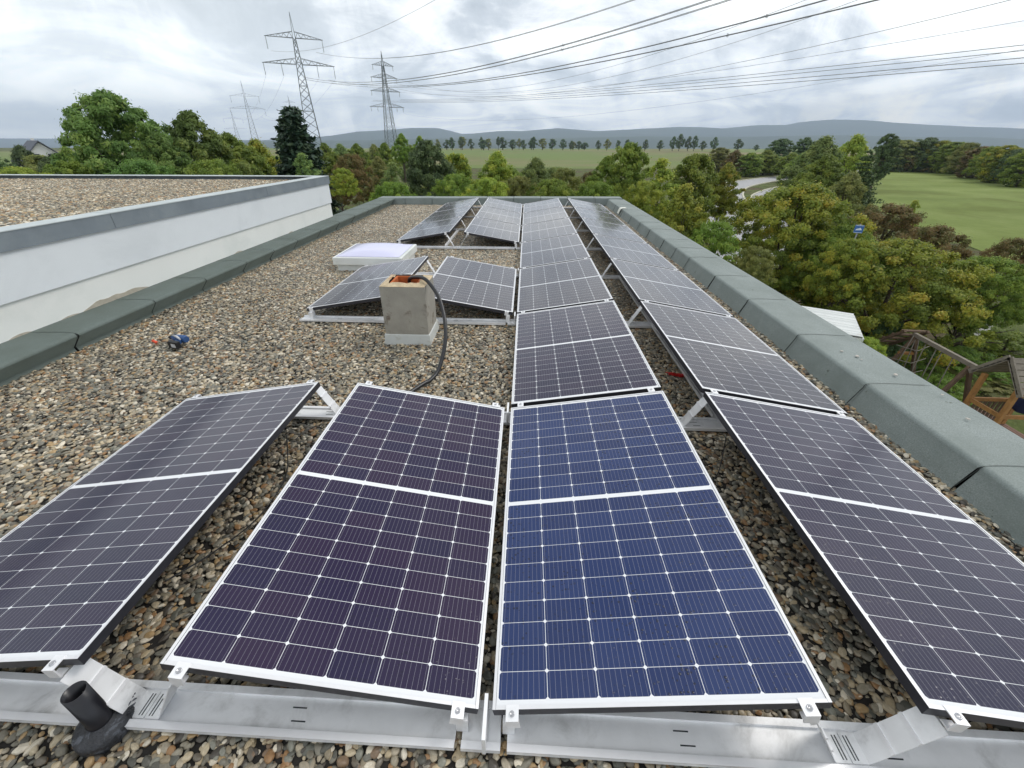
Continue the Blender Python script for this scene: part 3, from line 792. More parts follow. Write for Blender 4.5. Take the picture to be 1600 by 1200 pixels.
def colpos(c, u):   # u measured from the low edge, returns x,z and tilt sign on the glass plane
    if c in ('A', 'C'): return XR[c]+CW*u, HZ*u, -1
    return XR[c]+CW*(1-u), HZ*u, 1
present = {'A': {1, 3, 5, 6, 7}, 'B': {1, 3, 5, 6, 7}, 'C': set(range(1, 8)), 'D': set(range(1, 8))}
rail_labels = ['nearest aluminium mounting rail under the front edges of the near panels, fully visible with slots',
  'second mounting rail from the front, seen in the gaps behind the near panels',
  'mounting rail across the gravel just behind the chimney, at the front of the panel pair',
  'mounting rail behind the single panel pair and the chimney, level with the skylight',
  'mounting rail at the front of the far left panels, right of the skylight',
  'fifth rail back, seen only as a short bridge in the right-hand gap between rows',
  'rail one panel before the far end, a small bright bridge in the right-hand gap',
  'last mounting rail in front of the far parapet']
def slotset(x0, x1):
    s = []; x = math.ceil(x0/.33)*.33
    while x < x1:
        if x0+.05 < x < x1-.05 and (round(x/.33) % 2 == 0):
            s += [(x, .018, .05, .004), (x+.012, -.020, .05, .004)]
        x += .33
    return s
for k in range(8):
    yk = -.002 if k == 0 else (k*(L+GAP)-GAP/2 if k < 7 else 7*(L+GAP)-GAP+.01)
    o = empty('mounting_rail', (0, yk, 0), 0, rail_labels[k], 'mounting rail', 'aluminium rails that carry the solar panels')
    wd = .046
    e = .028
    for (x0, x1) in ((XA-.06, -.10), (-.078, .052), (.074, XD+.05)):
        rail_piece(x0, x1, wd, slotset(x0, x1) if x1-x0 > .3 else []).build('base_rail', [M['aluminium'], M['slot_dark'], M['frame_silver']], o)
    # valley support: fin and two small blocks
    v = MB(); v.box(-.006, .006, -.075, .05, RZ+.004, -.004)
    for sx in (-1, 1):
        v.box(min(sx*.012, sx*.05), max(sx*.012, sx*.05), -.05, .05, RZ+.004, RZ+.008)
        v.box(min(sx*.058, sx*.098), max(sx*.058, sx*.098), -.02, .05, RZ+.004, -.030)
    v.build('valley_bracket', M['aluminium'], o)
    # ridge legs, both gaps
    gx0, gx1 = VG/2+CW, VG/2+CW+RG
    for (a, c) in ((gx0, gx1), (-gx1, -gx0)):
        for xb, xt in ((a+.085, a-.045), (c-.085, c+.045)):
            leg_plate(xb, xt, HZ-.052, .040).build('ridge_bracket', [M['aluminium'], M['alu_bright'], M['slot_dark']], o)
    # low outer brackets
    for x in (XA+.06, XD-.06):
        q = MB(); q.box(x-.02, x+.02, -.03, .04, RZ+.004, -.028); q.build('edge_bracket', M['aluminium'], o)
    for c in 'ABCD':
        near = (k >= 1 and k in present[c]); far = (k+1) in present[c]
        if not (near or far): continue
        for u in (.065, .93):
            x, z, s = colpos(c, u)
            if near and far: me, dy, rz = CLM, 0.0, 0
            elif far: me, dy, rz = ECM, (.002 if k == 0 else GAP/2), 0
            else: me, dy, rz = ECM, (-GAP/2 if k < 7 else -.01), PI
            cobj = add_obj('clamp', me, o, (x, dy, z))
            cobj.rotation_euler = (0, (s*TILT) if rz == 0 else (-s*TILT), rz)
            if rz: cobj.rotation_euler = (Matrix.Rotation(s*TILT, 3, 'Y') @ Matrix.Rotation(PI, 3, 'Z')).to_euler()

def ballast(x, y0, y1, label):
    b = MB()
    b.box(x-.025, x+.025, y0, y1, G+.018, G+.021); b.box(x-.025, x-.022, y0, y1, G+.021, G+.045); b.box(x+.022, x+.025, y0, y1, G+.021, G+.035)
    tag(b.build('ballast_profile', M['aluminium']), label, 'metal profile', 'long profiles lying in the gaps between rows')
ballast(1.50, 1.86, 3.52, 'thin aluminium profile along the shaded gap under the second right-hand panel')
ballast(1.50, 3.66, 5.3, 'thin aluminium profile in the right-hand gap under the third panel of that row')
ballast(-1.42, 7.3, 8.9, 'thin aluminium profile under the ridge of the far left panels')

# thin black solar cables on the gravel
def cable(pts, r, label, name='solar_cable', cat='cable', group=None, m_='cable_black', n=6):
    P = [Vector(p) for p in pts]; C = []
    for i in range(len(P)-1):
        p0, p1, p2, p3 = P[max(i-1, 0)], P[i], P[i+1], P[min(i+2, len(P)-1)]
        for k in range(8):
            t = k/8; C.append(0.5*((2*p1)+(p2-p0)*t+(2*p0-5*p1+4*p2-p3)*t*t+(3*p1-p0-3*p2+p3)*t**3))
    C.append(P[-1])
    b = MB(); b.tube(C, r, n)
    return tag(b.build(name, M[m_], fix=False), label, cat, group)
cz = G+.012
cable([(-1.36, .35, .05), (-1.32, .55, -.03), (-1.30, .8, cz), (-1.27, 1.0, cz+.02), (-1.33, 1.2, cz), (-1.38, 1.35, .02)], .0035, 'thin black cable looping down into the near left gap')
cable([(-1.18, 1.1, cz), (-1.25, 1.3, cz+.03), (-1.2, 1.5, cz), (-1.35, 1.62, cz), (-1.42, 1.4, cz+.02)], .003, 'thin black cable curled on pebbles in the left gap near the second rail')
cable([(1.08, .75, cz), (1.2, .95, cz+.012), (1.18, 1.15, cz), (1.3, 1.3, cz+.01), (1.4, 1.5, .0)], .003, 'thin black cable lying on pebbles in the near right gap')

# ------------------------------------------------------------------ chimney, hose, skylight, vent pipe
chm = empty('chimney', (-1.05, 3.22, 0), 0, 'short concrete chimney stub with open terracotta flue and white base', 'chimney')
def chim():
    hx, hy, zt = .217, .20, .455
    b = MB(); n = 9
    # body with slightly uneven faces
    lv = [G+.095+(zt-G-.095)*k/n for k in range(n+1)]
    ring = []
    for z in lv:
        pts = []
        for (ax, ay, bx, by) in ((-1, -1, 1, -1), (1, -1, 1, 1), (1, 1, -1, 1), (-1, 1, -1, -1)):
            for q in range(8):
                t = q/8; x = (ax+(bx-ax)*t)*hx; y = (ay+(by-ay)*t)*hy
                w_ = 1+0.012*noise.noise(Vector((x*7, y*7, z*5)))
                if q == 0: w_ *= .985
                pts.append((x*w_, y*w_, z))
        ring.append(pts)
    for r in ring: b.v += r
    m_ = 32
    for k in range(n):
        for q in range(m_): b.face([k*m_+q, k*m_+(q+1) % m_, (k+1)*m_+(q+1) % m_, (k+1)*m_+q])
    b.build('shaft', M['concrete_face'], chm)
    # rough mortar crown around the flue
    c = MB(); K = 32
    outer, inner, low = [], [], []
    for q in range(K):
        p = ring[-1][q]
        outer.append((p[0], p[1], zt+.002+.006*noise.noise(Vector((p[0]*20, p[1]*20, 1)))))
        f = .66+.07*noise.noise(Vector((p[0]*12, p[1]*12, 2)))
        inner.append((p[0]*f, p[1]*f, zt+.022+.022*noise.noise(Vector((p[0]*25, p[1]*25, 3)))))
    b0 = len(c.v); c.v += outer+inner
    for q in range(K): c.face([q, (q+1) % K, K+(q+1) % K, K+q])
    c.build('mortar_crown', M['mortar'], chm)
    f = MB()
    for (x0, x1, y0, y1) in ((-.125, .125, -.12, -.10), (-.125, .125, .10, .12), (-.125, -.105, -.10, .10), (.105, .125, -.10, .10)):
        f.box(x0*1.12, x1*1.12, y0*1.12, y1*1.12, zt-.4, zt+.012)
    f.mi = 1; f.box(-.115, .115, -.11, .11, zt-.30, zt-.29)  # dark plate closing the flue below its rim
    f.build('flue', [M['terracotta'], M['flue_plate_dark']], chm, bevel=.004)
    w_ = MB(); w_.hexa([(-.235, -.218, G-.02), (.235, -.218, G-.02), (.235, .218, G-.02), (-.235, .218, G-.02),
                        (-.226, -.208, G+.098), (.226, -.208, G+.098), (.226, .208, G+.098), (-.226, .208, G+.098)])
    w_.build('base_flashing', M['white_flash'], chm, bevel=.006)
random.seed(4); chim()
hz = []
for px, py, Y in ((640, 436, 3.28), (652, 433, 3.2), (664, 436, 3.12), (676, 449, 3.05), (686, 466, 2.95), (692, 485, 2.85), (695.5, 505, 2.74), (696, 530, 2.62), (692, 555, 2.5), (684, 580, 2.37), (672, 598, 2.26), (662, 610, 2.2)):
    hz.append(at(px, py, Y=Y))
hz = [Vector((hz[0].x, hz[0].y, .36))]+hz
for p in hz: p.z = max(p.z, G+.03)
hz += [Vector((-.82, 2.0, G+.03)), Vector((-.9, 1.8, G+.03))]
cable(hz, .0175, 'thick black conduit arching out of the chimney flue and down to the near panels', 'conduit_hose', 'hose', n=12)

sk = empty('skylight', (-2.33, 6.05, 0), 0, 'square skylight with pale lavender dome and white frame on the gravel', 'skylight')
mb = MB(); mb.box(-.50, .50, -.45, .45, G-.02, .0); mb.build('curb', M['white_plastic'], sk, bevel=.01)
mb = MB(); mb.box(-.54, .54, -.50, .50, -.035, .085); mb.build('frame', M['white_plastic'], sk, bevel=.012)
dm = MB(); dm.smooth = True; n = 18
for j in range(n+1):
    for i in range(n+1):
        u, v = i/n*2-1, j/n*2-1
        h = .075*(1-abs(u)**3.2)*(1-abs(v)**3.2)
        dm.v.append((u*.495, v*.455, .09+max(0, h)))
for j in range(n):
    for i in range(n): dm.face([j*(n+1)+i, j*(n+1)+i+1, (j+1)*(n+1)+i+1, (j+1)*(n+1)+i])
dm.build('dome', M['dome'], sk, fix=False)

bp = at(166, 1133, z=G+.01)
vp = empty('vent_pipe', (bp.x, bp.y, 0), 0, 'open black vent pipe on a round bitumen collar at the bottom left', 'vent pipe')
random.seed(9)
mb = MB(); mb.lathe([(.0, G-.03), (.080, G-.03), (.082, G+.025), (.079, G+.036), (.070, G+.042), (.052, G+.045), (.042, G+.050), (.037, G+.056), (.0, G+.056)], (0, 0, 0), 30)
mb.build('collar', M['bitumen_black'], vp)
mb = MB(); mb.lathe([(.0345, G+.04), (.0365, G+.058), (.0365, G+.066), (.0335, G+.070), (.0325, G+.235), (.0295, G+.235), (.029, G+.09), (.029, G+.0), (.0, G+.0)], (0, 0, 0), 28)
mb.build('tube', M['black_plastic'], vp)
mb = MB()
for k in range(16):
    a = random.uniform(.3, 1.6); r0 = .065
    mb.bar((math.cos(a)*r0, math.sin(a)*r0, G+.040), (math.cos(a+random.uniform(-.2, .2))*(r0+random.uniform(.015, .03)), math.sin(a)*(r0+.025), G+.042+random.uniform(0, .01)), .004, .002)
mb.build('felt_fringe', M['bitumen_black'], vp)

# ------------------------------------------------------------------ tools and scraps on the gravel
td = empty('cordless_drill', (-3.28, 2.86, G+.01), R(-14), 'blue and black cordless power tool lying on its side on the gravel', 'power tool')
mb = MB(); mb.tube([(-.12, .03, .045), (-.07, .03, .047), (.03, .03, .05), (.055, .03, .05)], [.026, .036, .038, .03], 14); mb.build('body', M['tool_blue'], td)
mb = MB(); mb.tube([(-.175, .03, .043), (-.155, .03, .044), (-.12, .03, .045)], [.012, .02, .025], 12); mb.build('chuck', M['tool_black'], td)
mb = MB(); mb.hexa([(-.03, -.0, .02), (.03, .0, .02), (.05, -.06, .015), (.0, -.06, .015), (-.03, .0, .06), (.03, .0, .06), (.05, -.06, .06), (.0, -.06, .06)]); mb.build('grip', M['tool_blue'], td, bevel=.006)
mb = MB(); mb.box(-.03, .085, -.10, -.055, .003, .072); bt = mb.build('battery', M['tool_black'], td, bevel=.006)
mb = MB(); mb.box(.015, .07, -.1015, -.1, .018, .055); mb.build('battery_label', M['tool_label'], bt)
mb = MB(); mb.tube([(-.09, .02, .078), (-.02, .0, .082), (.06, -.03, .078)], [.008, .012, .008], 8); mb.build('strap', M['tool_label'], td)
sw = empty('screwdriver', (-3.55, 2.88, G+.016), R(-28), 'screwdriver with orange handle lying left of the blue power tool', 'screwdriver')
mb = MB(); mb.tube([(-.075, 0, 0), (-.07, 0, 0), (-.03, 0, 0), (0, 0, 0), (.01, 0, 0)], [.008, .014, .0115, .0135, .007], 10); mb.build('handle', M['orange_handle'], sw)
mb = MB(); mb.tube([(.01, 0, 0), (.11, 0, 0)], [.0045, .0045], 8); mb.build('shaft', M['steel_shaft'], sw)
mb = MB(); random.seed(2)
for k in range(4): mb.box(1.36+k*.025, 1.395+k*.025, 2.50-k*.012, 2.525-k*.012, G+.004, G+.014+.004*k)
mb.tube([(1.34, 2.53, G+.01), (1.40, 2.50, G+.025), (1.48, 2.47, G+.01)], .004, 6)
tag(mb.build('plastic_scrap', M['red_plastic']), 'small red plastic scrap on the pebbles in the right-hand gap', 'plastic scrap')
wp = MB()
prf = [(2.60, -.07), (2.613, -.02), (2.645, .055), (2.69, .074), (2.80, .074)]
for k in range(4):
    (xa, za), (xb, zb) = prf[k], prf[k+1]
    wp.hexa([(xa, 11.22, za), (xb, 11.22, zb), (xb, 11.42, zb), (xa, 11.42, za), (xa-.006, 11.22, za+.006), (xb-.003, 11.22, zb+.007), (xb-.003, 11.42, zb+.007), (xa-.006, 11.42, za+.006)])
tag(wp.build('white_strip', M['scrap_white']), 'small white strip bent over the inner edge of the right parapet near its far end', 'strip')
random.seed(12)
for px, py, s_, lb in ((1315, 549, .010, 'pebble on the right parapet, farthest of the loose ones'), (1339, 557, .014, 'pale pebble on the right parapet, right above a smaller dark speck'),
                      (1346, 562, .006, 'tiny dark pebble on the right parapet beside a paler one'), (1399, 586, .014, 'pale flat pebble on the right parapet just past the felt seam'),
                      (1472, 617, .008, 'small pebble alone in the middle of the right parapet'), (1512, 655, .010, 'small white pebble on the near part of the right parapet')):
    p = at(px, py, z=PZ+.012)
    b = MB(); b.smooth = True; n = 8
    b.lathe([(0.0, -.5*s_), (.7*s_, -.35*s_), (1.0*s_, 0), (.75*s_, .38*s_), (0.0, .52*s_)], (0, 0, 0), 10)
    po = b.build('pebble', M['pebble_pale']); po.location = (p.x, p.y, PZ+.012+.3*s_); po.scale = (1.4, 1, .8)
    po.rotation_euler = (0, 0, random.uniform(0, 6)); tag(po, lb, 'pebble', 'loose pebbles on the right parapet')

# ------------------------------------------------------------------ pylons and wires
def lattice(b, x0, y0, zs, half, t):
    "tapering four-legged lattice from list of heights and half widths"
    for i in range(len(zs)-1):
        h0, h1, z0, z1 = half[i], half[i+1], zs[i], zs[i+1]
        c0 = [(-h0, -h0, z0), (h0, -h0, z0), (h0, h0, z0), (-h0, h0, z0)]
        c1 = [(-h1, -h1, z1), (h1, -h1, z1), (h1, h1, z1), (-h1, h1, z1)]
        for k in range(4):
            k2 = (k+1) % 4
            b.bar(c0[k], c1[k], t); b.bar(c0[k], c1[k2], t*.42); b.bar(c0[k2], c1[k], t*.42)
            if i % 3 == 0: b.bar(c0[k], c0[k2], t*.5)
def crossarm(z, half, bh, t, rise, hw):
    b = MB()
    for s in (-1, 1):
        tip = (s*half, 0, z)
        for y in (-hw, hw):
            b.bar((s*hw, y, z), tip, t); b.bar((s*hw, y, z+rise), tip, t*.8)
            n = 5
            for k in range(n):
                f0, f1 = k/n, (k+.5)/n
                p0 = Vector((s*hw, y, z)).lerp(Vector(tip), f0); q = Vector((s*hw, y, z+rise)).lerp(Vector(tip), f1); p1 = Vector((s*hw, y, z)).lerp(Vector(tip), (k+1)/n)
                b.bar(p0, q, t*.5); b.bar(q, p1, t*.5)
        b.bar((s*hw, -hw, z), (s*hw, hw, z), t)
    return b
def pylon(loc, ang, H, arms, halfb, label, k=1.0, ins=3.2, group=None, thin=1.0):
    "arms: list of (height above base, half width, insulator offsets)"
    o = empty('lattice_pylon', loc, ang, label, 'pylon', group)
    n = 16; zs = []; half = []
    topz = arms[0][0]
    for i in range(n+1):
        f = i/n; f = 1-(1-f)**1.25; z = f*topz
        zs.append(z); w1 = halfb*(1-z/topz)**1.0
        half.append(max(w1*0.75+.75*k*(1-.35*z/topz), .45))
    b = MB(); lattice(b, 0, 0, zs, half, .26*k*thin)
    hw = half[-1]
    for sx in (-1, 1):
        for sy in (-1, 1): b.bar((sx*hw, sy*hw, topz), (0, 0, H), .16*k)
    b.build('tower', M['pylon_steel'], o, fix=False)
    for (z, hf, offs) in arms:
        hwz = float(np.interp(z, zs, half))
        crossarm(z, hf, 0, .15*k*thin, H*.038, hwz).build('crossarm', M['pylon_steel'], o, fix=False)
        for x in offs:
            q = MB(); q.tube([(x, 0, z), (x, 0, z-ins)], .11, 6, True); q.build('insulator', M['insulator'], o, fix=False)
    return o
def gz(p): return Vector((p.x, p.y, GROUND))
A1 = at(480, 200, Y=195); ANG_A = R(26)
P1 = pylon(gz(at(490, 218, Y=195)), ANG_A, 51.5, [(43.6, 10.4, (-10, 10)), (35.2, 13.2, (-12.8, -6.5, 6.5, 12.8))], 3.4, 'tallest lattice pylon with two crossarms, above the dark conifer', 1.0, 4.0)
P2 = pylon(gz(at(611, 218, Y=290)), R(36), 54.5, [(47.5, 6.6, (-6, 6)), (41.5, 8.2, (-7.6, 7.6)), (34.8, 9.2, (-8.6, 8.6)), (26.8, 10.8, (-10, -6, 6, 10))], 3.6, 'lattice pylon with four crossarms standing before the blue hills', 1.05, 2.4)
P3l = Vector((77.5, 63, GROUND))
P3 = pylon(P3l, R(36), 54, [(46, 6.6, (-6, 6)), (39, 8.2, (-7.6, 7.6)), (31, 9.2, (-8.6, 8.6)), (24.5, 10.8, (-10, 10))], 4.2, 'foot of a lattice pylon on the green meadow at the right edge', .9, 2.4)
pylon(gz(at(398, 215, Y=400)), R(28), 53, [(42, 11, (-10.5, 10.5)), (33, 14, (-13, 13))], 3.2, 'faint distant pylon with two crossarms left of the dark conifer', 1.0, 5, None, .55)
pylon(gz(at(371, 212, Y=640)), R(28), 46, [(36, 12, (-11.5, 11.5)), (24, 14, ())], 3.2, 'faintest and farthest pylon, low over the trees on the left', 1.1, 5, None, .45)
pylon(gz(at(463, 214, Y=560)), R(36), 56, [(49, 7, ()), (42, 8, ()), (34, 9, ())], 3.2, 'faint thin pylon just left of the tallest pylon leg', 1.0, 4, None, .5)

def wire(S, ang, pix, t_end, r, label, dup=0.0, spacers=(), group='power line wires'):
    "parabola in the vertical plane through S; heights fitted to where the wire is seen"
    d = Vector((math.sin(ang), -math.cos(ang), 0)); nrm = Vector((math.cos(ang), math.sin(ang), 0))
    T, Z = [0], [S.z]
    for px, py in pix:
        q = ray(px, py); t = nrm.dot(S-CAM)/nrm.dot(q); P = CAM+q*t
        T.append((P-S).dot(d)); Z.append(P.z)
    wts = np.ones(len(T)); wts[0] = .5
    co = np.polyfit(T, Z, 2, w=wts)
    if co[0] < 0.00005: co = np.array([0.0003, 0, 0]); rr_ = np.polyfit(T, np.array(Z)-co[0]*np.array(T)**2, 1); co = np.array([co[0], rr_[0], rr_[1]])
    b = MB()
    for off in ((0,) if not dup else (-dup/2, dup/2)):
        pts = [S+d*t+nrm*off+Vector((0, 0, np.polyval(co, t)-S.z)) for t in np.linspace(0, t_end, 60)]
        b.tube(pts, r, 4)
    for t in spacers:
        p = S+d*t; z = np.polyval(co, t)
        b.bar((p.x-nrm.x*dup/2, p.y-nrm.y*dup/2, z), (p.x+nrm.x*dup/2, p.y+nrm.y*dup/2, z), .05)
        for sg in (-1, 1): b.bar((p.x+sg*nrm.x*dup/2, p.y+sg*nrm.y*dup/2, z-.22), (p.x+sg*nrm.x*dup/2, p.y+sg*nrm.y*dup/2, z+.22), .07)
    return tag(b.build('power_wire', M['wire_alu'], fix=False), label, 'power wire', group)
AA = R(43); AB = R(35.5)
wire(at(423, 78, Y=190), AA, [(500, 77), (575, 49), (680, 1)], 300, .035, 'faint wire leaving the tallest pylon to the top edge, leftmost in the sky')
wire(at(494, 80, Y=200), AA, [(549, 91), (785, 60), (987, 2)], 300, .04, 'wire pair sweeping from the tallest pylon to the top edge right of centre, upper one', .4, (180, 215))
wire(at(474, 120, Y=193), AA, [(661, 122), (759, 99), (924, 58), (1100, 4)], 300, .045, 'wire pair crossing below the first sweep and leaving the top edge near the middle right', .4, (140, 175, 200))
wire(at(474, 123, Y=193), AA, [(661, 126), (759, 104), (924, 66), (1100, 13)], 300, .04, 'second wire pair just under the one leaving the top edge near the middle right', .4, (140, 175, 200))
wire(at(512, 118, Y=200), AA, [(631, 141), (811, 109), (1000, 69), (1150, 37), (1326, 0)], 300, .045, 'thick dark wire pair leaving the top edge at the right, upper of two', .35, (170, 205))
wire(at(512, 121, Y=200), AA, [(631, 144), (811, 114), (1000, 77), (1172, 41), (1431, 0)], 300, .045, 'thick dark wire pair leaving the top edge at the right, lower of two', .35, (165, 200))
wire(at(583, 118, Y=287), AB+R(7), [(722, 144), (822, 133), (916, 112), (1088, 62), (1180, 32)], 300, .04, 'thin wire between the dark pairs and the low bundle, steepest of the thin ones')
wire(at(614, 120, Y=290), AB+R(6), [(825, 142), (1000, 109), (1140, 68), (1281, 22)], 300, .04, 'thin wire leaving the top edge above the right hills')
wire(at(620, 138, Y=290), AB+R(4), [(940, 138), (1090, 110), (1341, 46), (1600, 4)], 300, .045, 'thin wire reaching the upper right corner')
wire(at(583, 138, Y=288), AB+R(3), [(1124, 112), (1300, 79), (1506, 47), (1600, 36)], 290, .028, 'very faint wire ending just below the upper right corner')
for i, (s_, q) in enumerate([((625, 150), [(700, 157), (815, 151), (1000, 131), (1225, 101), (1427, 85), (1600, 86)]), ((625, 152), [(700, 158.5), (815, 153), (1000, 135), (1225, 107), (1427, 92), (1600, 94)]),
                           ((582, 155), [(700, 159), (815, 155.5), (1000, 141), (1225, 114), (1460, 100), (1600, 103)]), ((582, 157), [(700, 160.5), (815, 158), (1000, 146), (1225, 121), (1460, 107), (1600, 110)])]):
    wire(at(*s_, Y=290), AB, q, 277, .045, ['topmost', 'second', 'third', 'lowest'][i]+' wire of the low bundle of four running to the right edge', 0)
wire(at(630, 175, Y=290), AB, [(700, 188), (900, 178), (1100, 160)], 277, .02, 'very faint low wire above the hills in the middle')
far1 = gz(at(398, 215, Y=400)); p1b = gz(at(490, 218, Y=195))
for i, (xo, z1, z2) in enumerate(((-12.8, 31, 29), (-6.5, 31, 29), (6.5, 31, 29), (12.8, 31, 29))):
    a = p1b+Vector((math.cos(ANG_A)*xo, math.sin(ANG_A)*xo, z1)); c = far1+Vector((math.cos(ANG_A)*xo, math.sin(ANG_A)*xo, z2))
    b = MB(); b.tube([a.lerp(c, t)-Vector((0, 0, 9*4*t*(1-t))) for t in np.linspace(0, 1, 30)], .03, 4)
    tag(b.build('power_wire', M['wire_alu'], fix=False), ['leftmost', 'second', 'third', 'rightmost'][i]+' of the faint wires falling from the tallest pylon behind the conifer', 'power wire', 'power line wires')

# ------------------------------------------------------------------ trees
rng = np.random.default_rng(5)
def leaf_mesh(name, centers, normals, size, aspect, tint, droop=0.0, up=0.5):
    n = len(centers)
    nr = normals+rng.normal(0, up, (n, 3)); nr[:, 2] += .35
    nr /= np.linalg.norm(nr, axis=1)[:, None]+1e-9
    a = np.cross(nr, rng.normal(0, 1, (n, 3))); a /= np.linalg.norm(a, axis=1)[:, None]+1e-9
    if droop: a[:, 2] -= droop; a /= np.linalg.norm(a, axis=1)[:, None]
    bb = np.cross(nr, a)
    s = size*rng.uniform(.6, 1.3, (n, 1))
    A = a*s*aspect; B = bb*s
    # leaf cluster: a bent six-cornered blade
    v = np.stack([centers-A, centers-A*.3+B*.9, centers+A*.55+B*.65, centers+A*1.1, centers+A*.45-B*.8, centers-A*.4-B*.7], 1)
    v[:, [1, 4], 2] -= (s*.25)
    v = v.reshape(-1, 3)
    me = bpy.data.meshes.new(name)
    me.vertices.add(6*n); me.vertices.foreach_set('co', v.astype(np.float32).ravel())
    me.loops.add(8*n); me.polygons.add(2*n)
    base = (np.arange(n)*6)[:, None]
    lv = np.concatenate([base+np.array([[0, 1, 2, 3]]), base+np.array([[0, 3, 4, 5]])], 1).ravel()
    me.loops.foreach_set('vertex_index', lv.astype(np.int32))
    me.polygons.foreach_set('loop_start', (np.arange(2*n)*4).astype(np.int32))
    at_ = me.attributes.new('tint', 'FLOAT', 'POINT')
    at_.data.foreach_set('value', np.repeat(tint, 6).astype(np.float32))
    me.update(calc_edges=True)
    me.materials.append(M['leaf_green'])
    return me
def envelope(kind, t):
    if kind == 'round': return np.sqrt(np.clip(1-(2*t-0.96)**2, 0, 1))
    if kind == 'egg': return np.clip(np.sin(PI*np.clip(t, 0, 1)**0.62), 0, 1)**0.75
    if kind == 'cone': return np.clip(1-t, 0, 1)**0.85+.03
    if kind == 'column': return np.clip(np.sin(PI*np.clip(t*.97+.03, 0, 1)), 0, 1)**0.4
    if kind == 'shrub': return np.sqrt(np.clip(1-(t)**2.4, 0, 1))
    if kind == 'spread': return np.clip(np.sin(PI*np.clip(t, 0, 1)**0.8), 0, 1)**0.55
def make_tree(name, kind, wd, n_cl, per, cl_r, size, aspect=1.2, trunk=.18, seed=1, droop=0.0, gaps=0.25, spires=None):
    "unit-height tree: crown from trunk..1, width wd. returns (crown mesh, trunk mesh)"
    global rng
    rng = np.random.default_rng(seed)
    cs = []
    while len(cs) < n_cl:
        t = rng.uniform(0, 1); r = envelope(kind, np.array(t))*wd/2
        ang = rng.uniform(0, 2*PI); rad = r*(rng.uniform(0, 1)**(0.42))
        x, y, z = math.cos(ang)*rad, math.sin(ang)*rad, trunk+(1-trunk)*t
        lump = 1+0.42*noise.noise(Vector((math.cos(ang)*1.6+seed, math.sin(ang)*1.6, z*4.5)))
        x *= lump; y *= lump
        if noise.noise(Vector((x*6/wd*.6, y*6/wd*.6, z*6+seed))) < -0.42+gaps*.4 and rad > r*.5 and rng.uniform() < .7: continue
        cs.append((x, y, z))
    if spires:
        for (sx, sy, z0, z1, k) in spires:
            for q in range(k):
                t = q/k; cs.append((sx+rng.normal(0, .012), sy+rng.normal(0, .012), z0+(z1-z0)*t))
    cs = np.array(cs); N = len(cs)
    idx = np.repeat(np.arange(N), per)
    rc = cl_r*rng.uniform(.55, 1.25, N)
    off = rng.normal(0, 1, (N*per, 3)); off /= np.linalg.norm(off, axis=1)[:, None]
    off *= (rng.uniform(.35, 1.05, (N*per, 1)))
    off[:, 2] *= .72
    # feathery outliers
    o2 = rng.uniform(0, 1, N*per) < .12; off[o2] *= 1.6
    p = cs[idx]+off*rc[idx][:, None]
    nrm = off+0.5*(cs[idx]-np.array([0, 0, .5]))/np.maximum(.2, np.linalg.norm(cs[idx]-np.array([0, 0, .5]), axis=1))[:, None]
    ct = rng.uniform(0, 1, N)
    tint = np.clip(.62*ct[idx]+.38*rng.uniform(0, 1, N*per), 0, 1)
    crown = leaf_mesh(name+'_crown', p, nrm, size, aspect, tint, droop)
    b = MB()
    tw = .022+.008*wd
    pts = [(0, 0, -.02), (.004, .0, trunk*.6), (.0, .006, trunk+.25), (.0, .0, .72)]
    b.tube(pts, [tw*1.3, tw, tw*.7, tw*.15], 8)
    pick = rng.choice(N, min(N, 18), replace=False)
    for i in pick:
        c = cs[i]; z0 = trunk*.8+(c[2]-trunk*.8)*rng.uniform(.25, .6); z0 = min(z0, .7)
        s0 = Vector((0, 0, z0)); e0 = Vector(c); mid = s0.lerp(e0, .5)+Vector((0, 0, .03))
        b.tube([s0, mid, e0], [tw*.42, tw*.26, tw*.06], 5, False)
    tr = b.mesh(name+'_trunk', M['bark'])
    return crown, tr, wd
def make_conifer(name, seed, wd, tiers, spires=1):
    global rng
    rng = np.random.default_rng(seed)
    C, Nn = [], []; b = MB()
    tops = [(0, 0, 1.0)]+[(.075, .05, .93), (-.085, -.03, .955), (.15, 0, .86)][:spires-1]
    for (sx, sy, top) in tops:
        b.tube([(sx*.3, sy*.3, -.02), (sx*.8, sy*.8, .35), (sx, sy, top*.97)], [.02, .015, .003], 6)
        for k in range(tiers):
            t = (k+rng.uniform(-.3, .3))/tiers
            z = .04+(top-.04)*t
            r = wd/2*(1-t)**.85*rng.uniform(.7, 1.15)*(1 if (sx, sy) == (0, 0) else .6)+.012
            nb = int(7+6*(1-t))
            a0 = rng.uniform(0, 6)
            for q in range(nb):
                a = a0+2*PI*q/nb+rng.uniform(-.25, .25); rr = r*rng.uniform(.7, 1.15)
                n = int(14+rr*260)
                s = rng.uniform(.12, 1, n)
                px = sx+math.cos(a)*rr*s+rng.normal(0, .010, n); py = sy+math.sin(a)*rr*s+rng.normal(0, .010, n)
                pz = z-.10*rr*2*s+.09*s**3*rr*2+rng.normal(0, .008, n)
                C.append(np.stack([px, py, pz], 1)); Nn.append(np.tile([math.cos(a)*.4, math.sin(a)*.4, .6], (n, 1)))
    C = np.concatenate(C); Nn = np.concatenate(Nn)
    cr = leaf_mesh(name+'_crown', C, Nn, .0085, 2.0, rng.uniform(0, 1, len(C)), .3, .6)
    return cr, b.mesh(name+'_trunk', M['bark']), wd
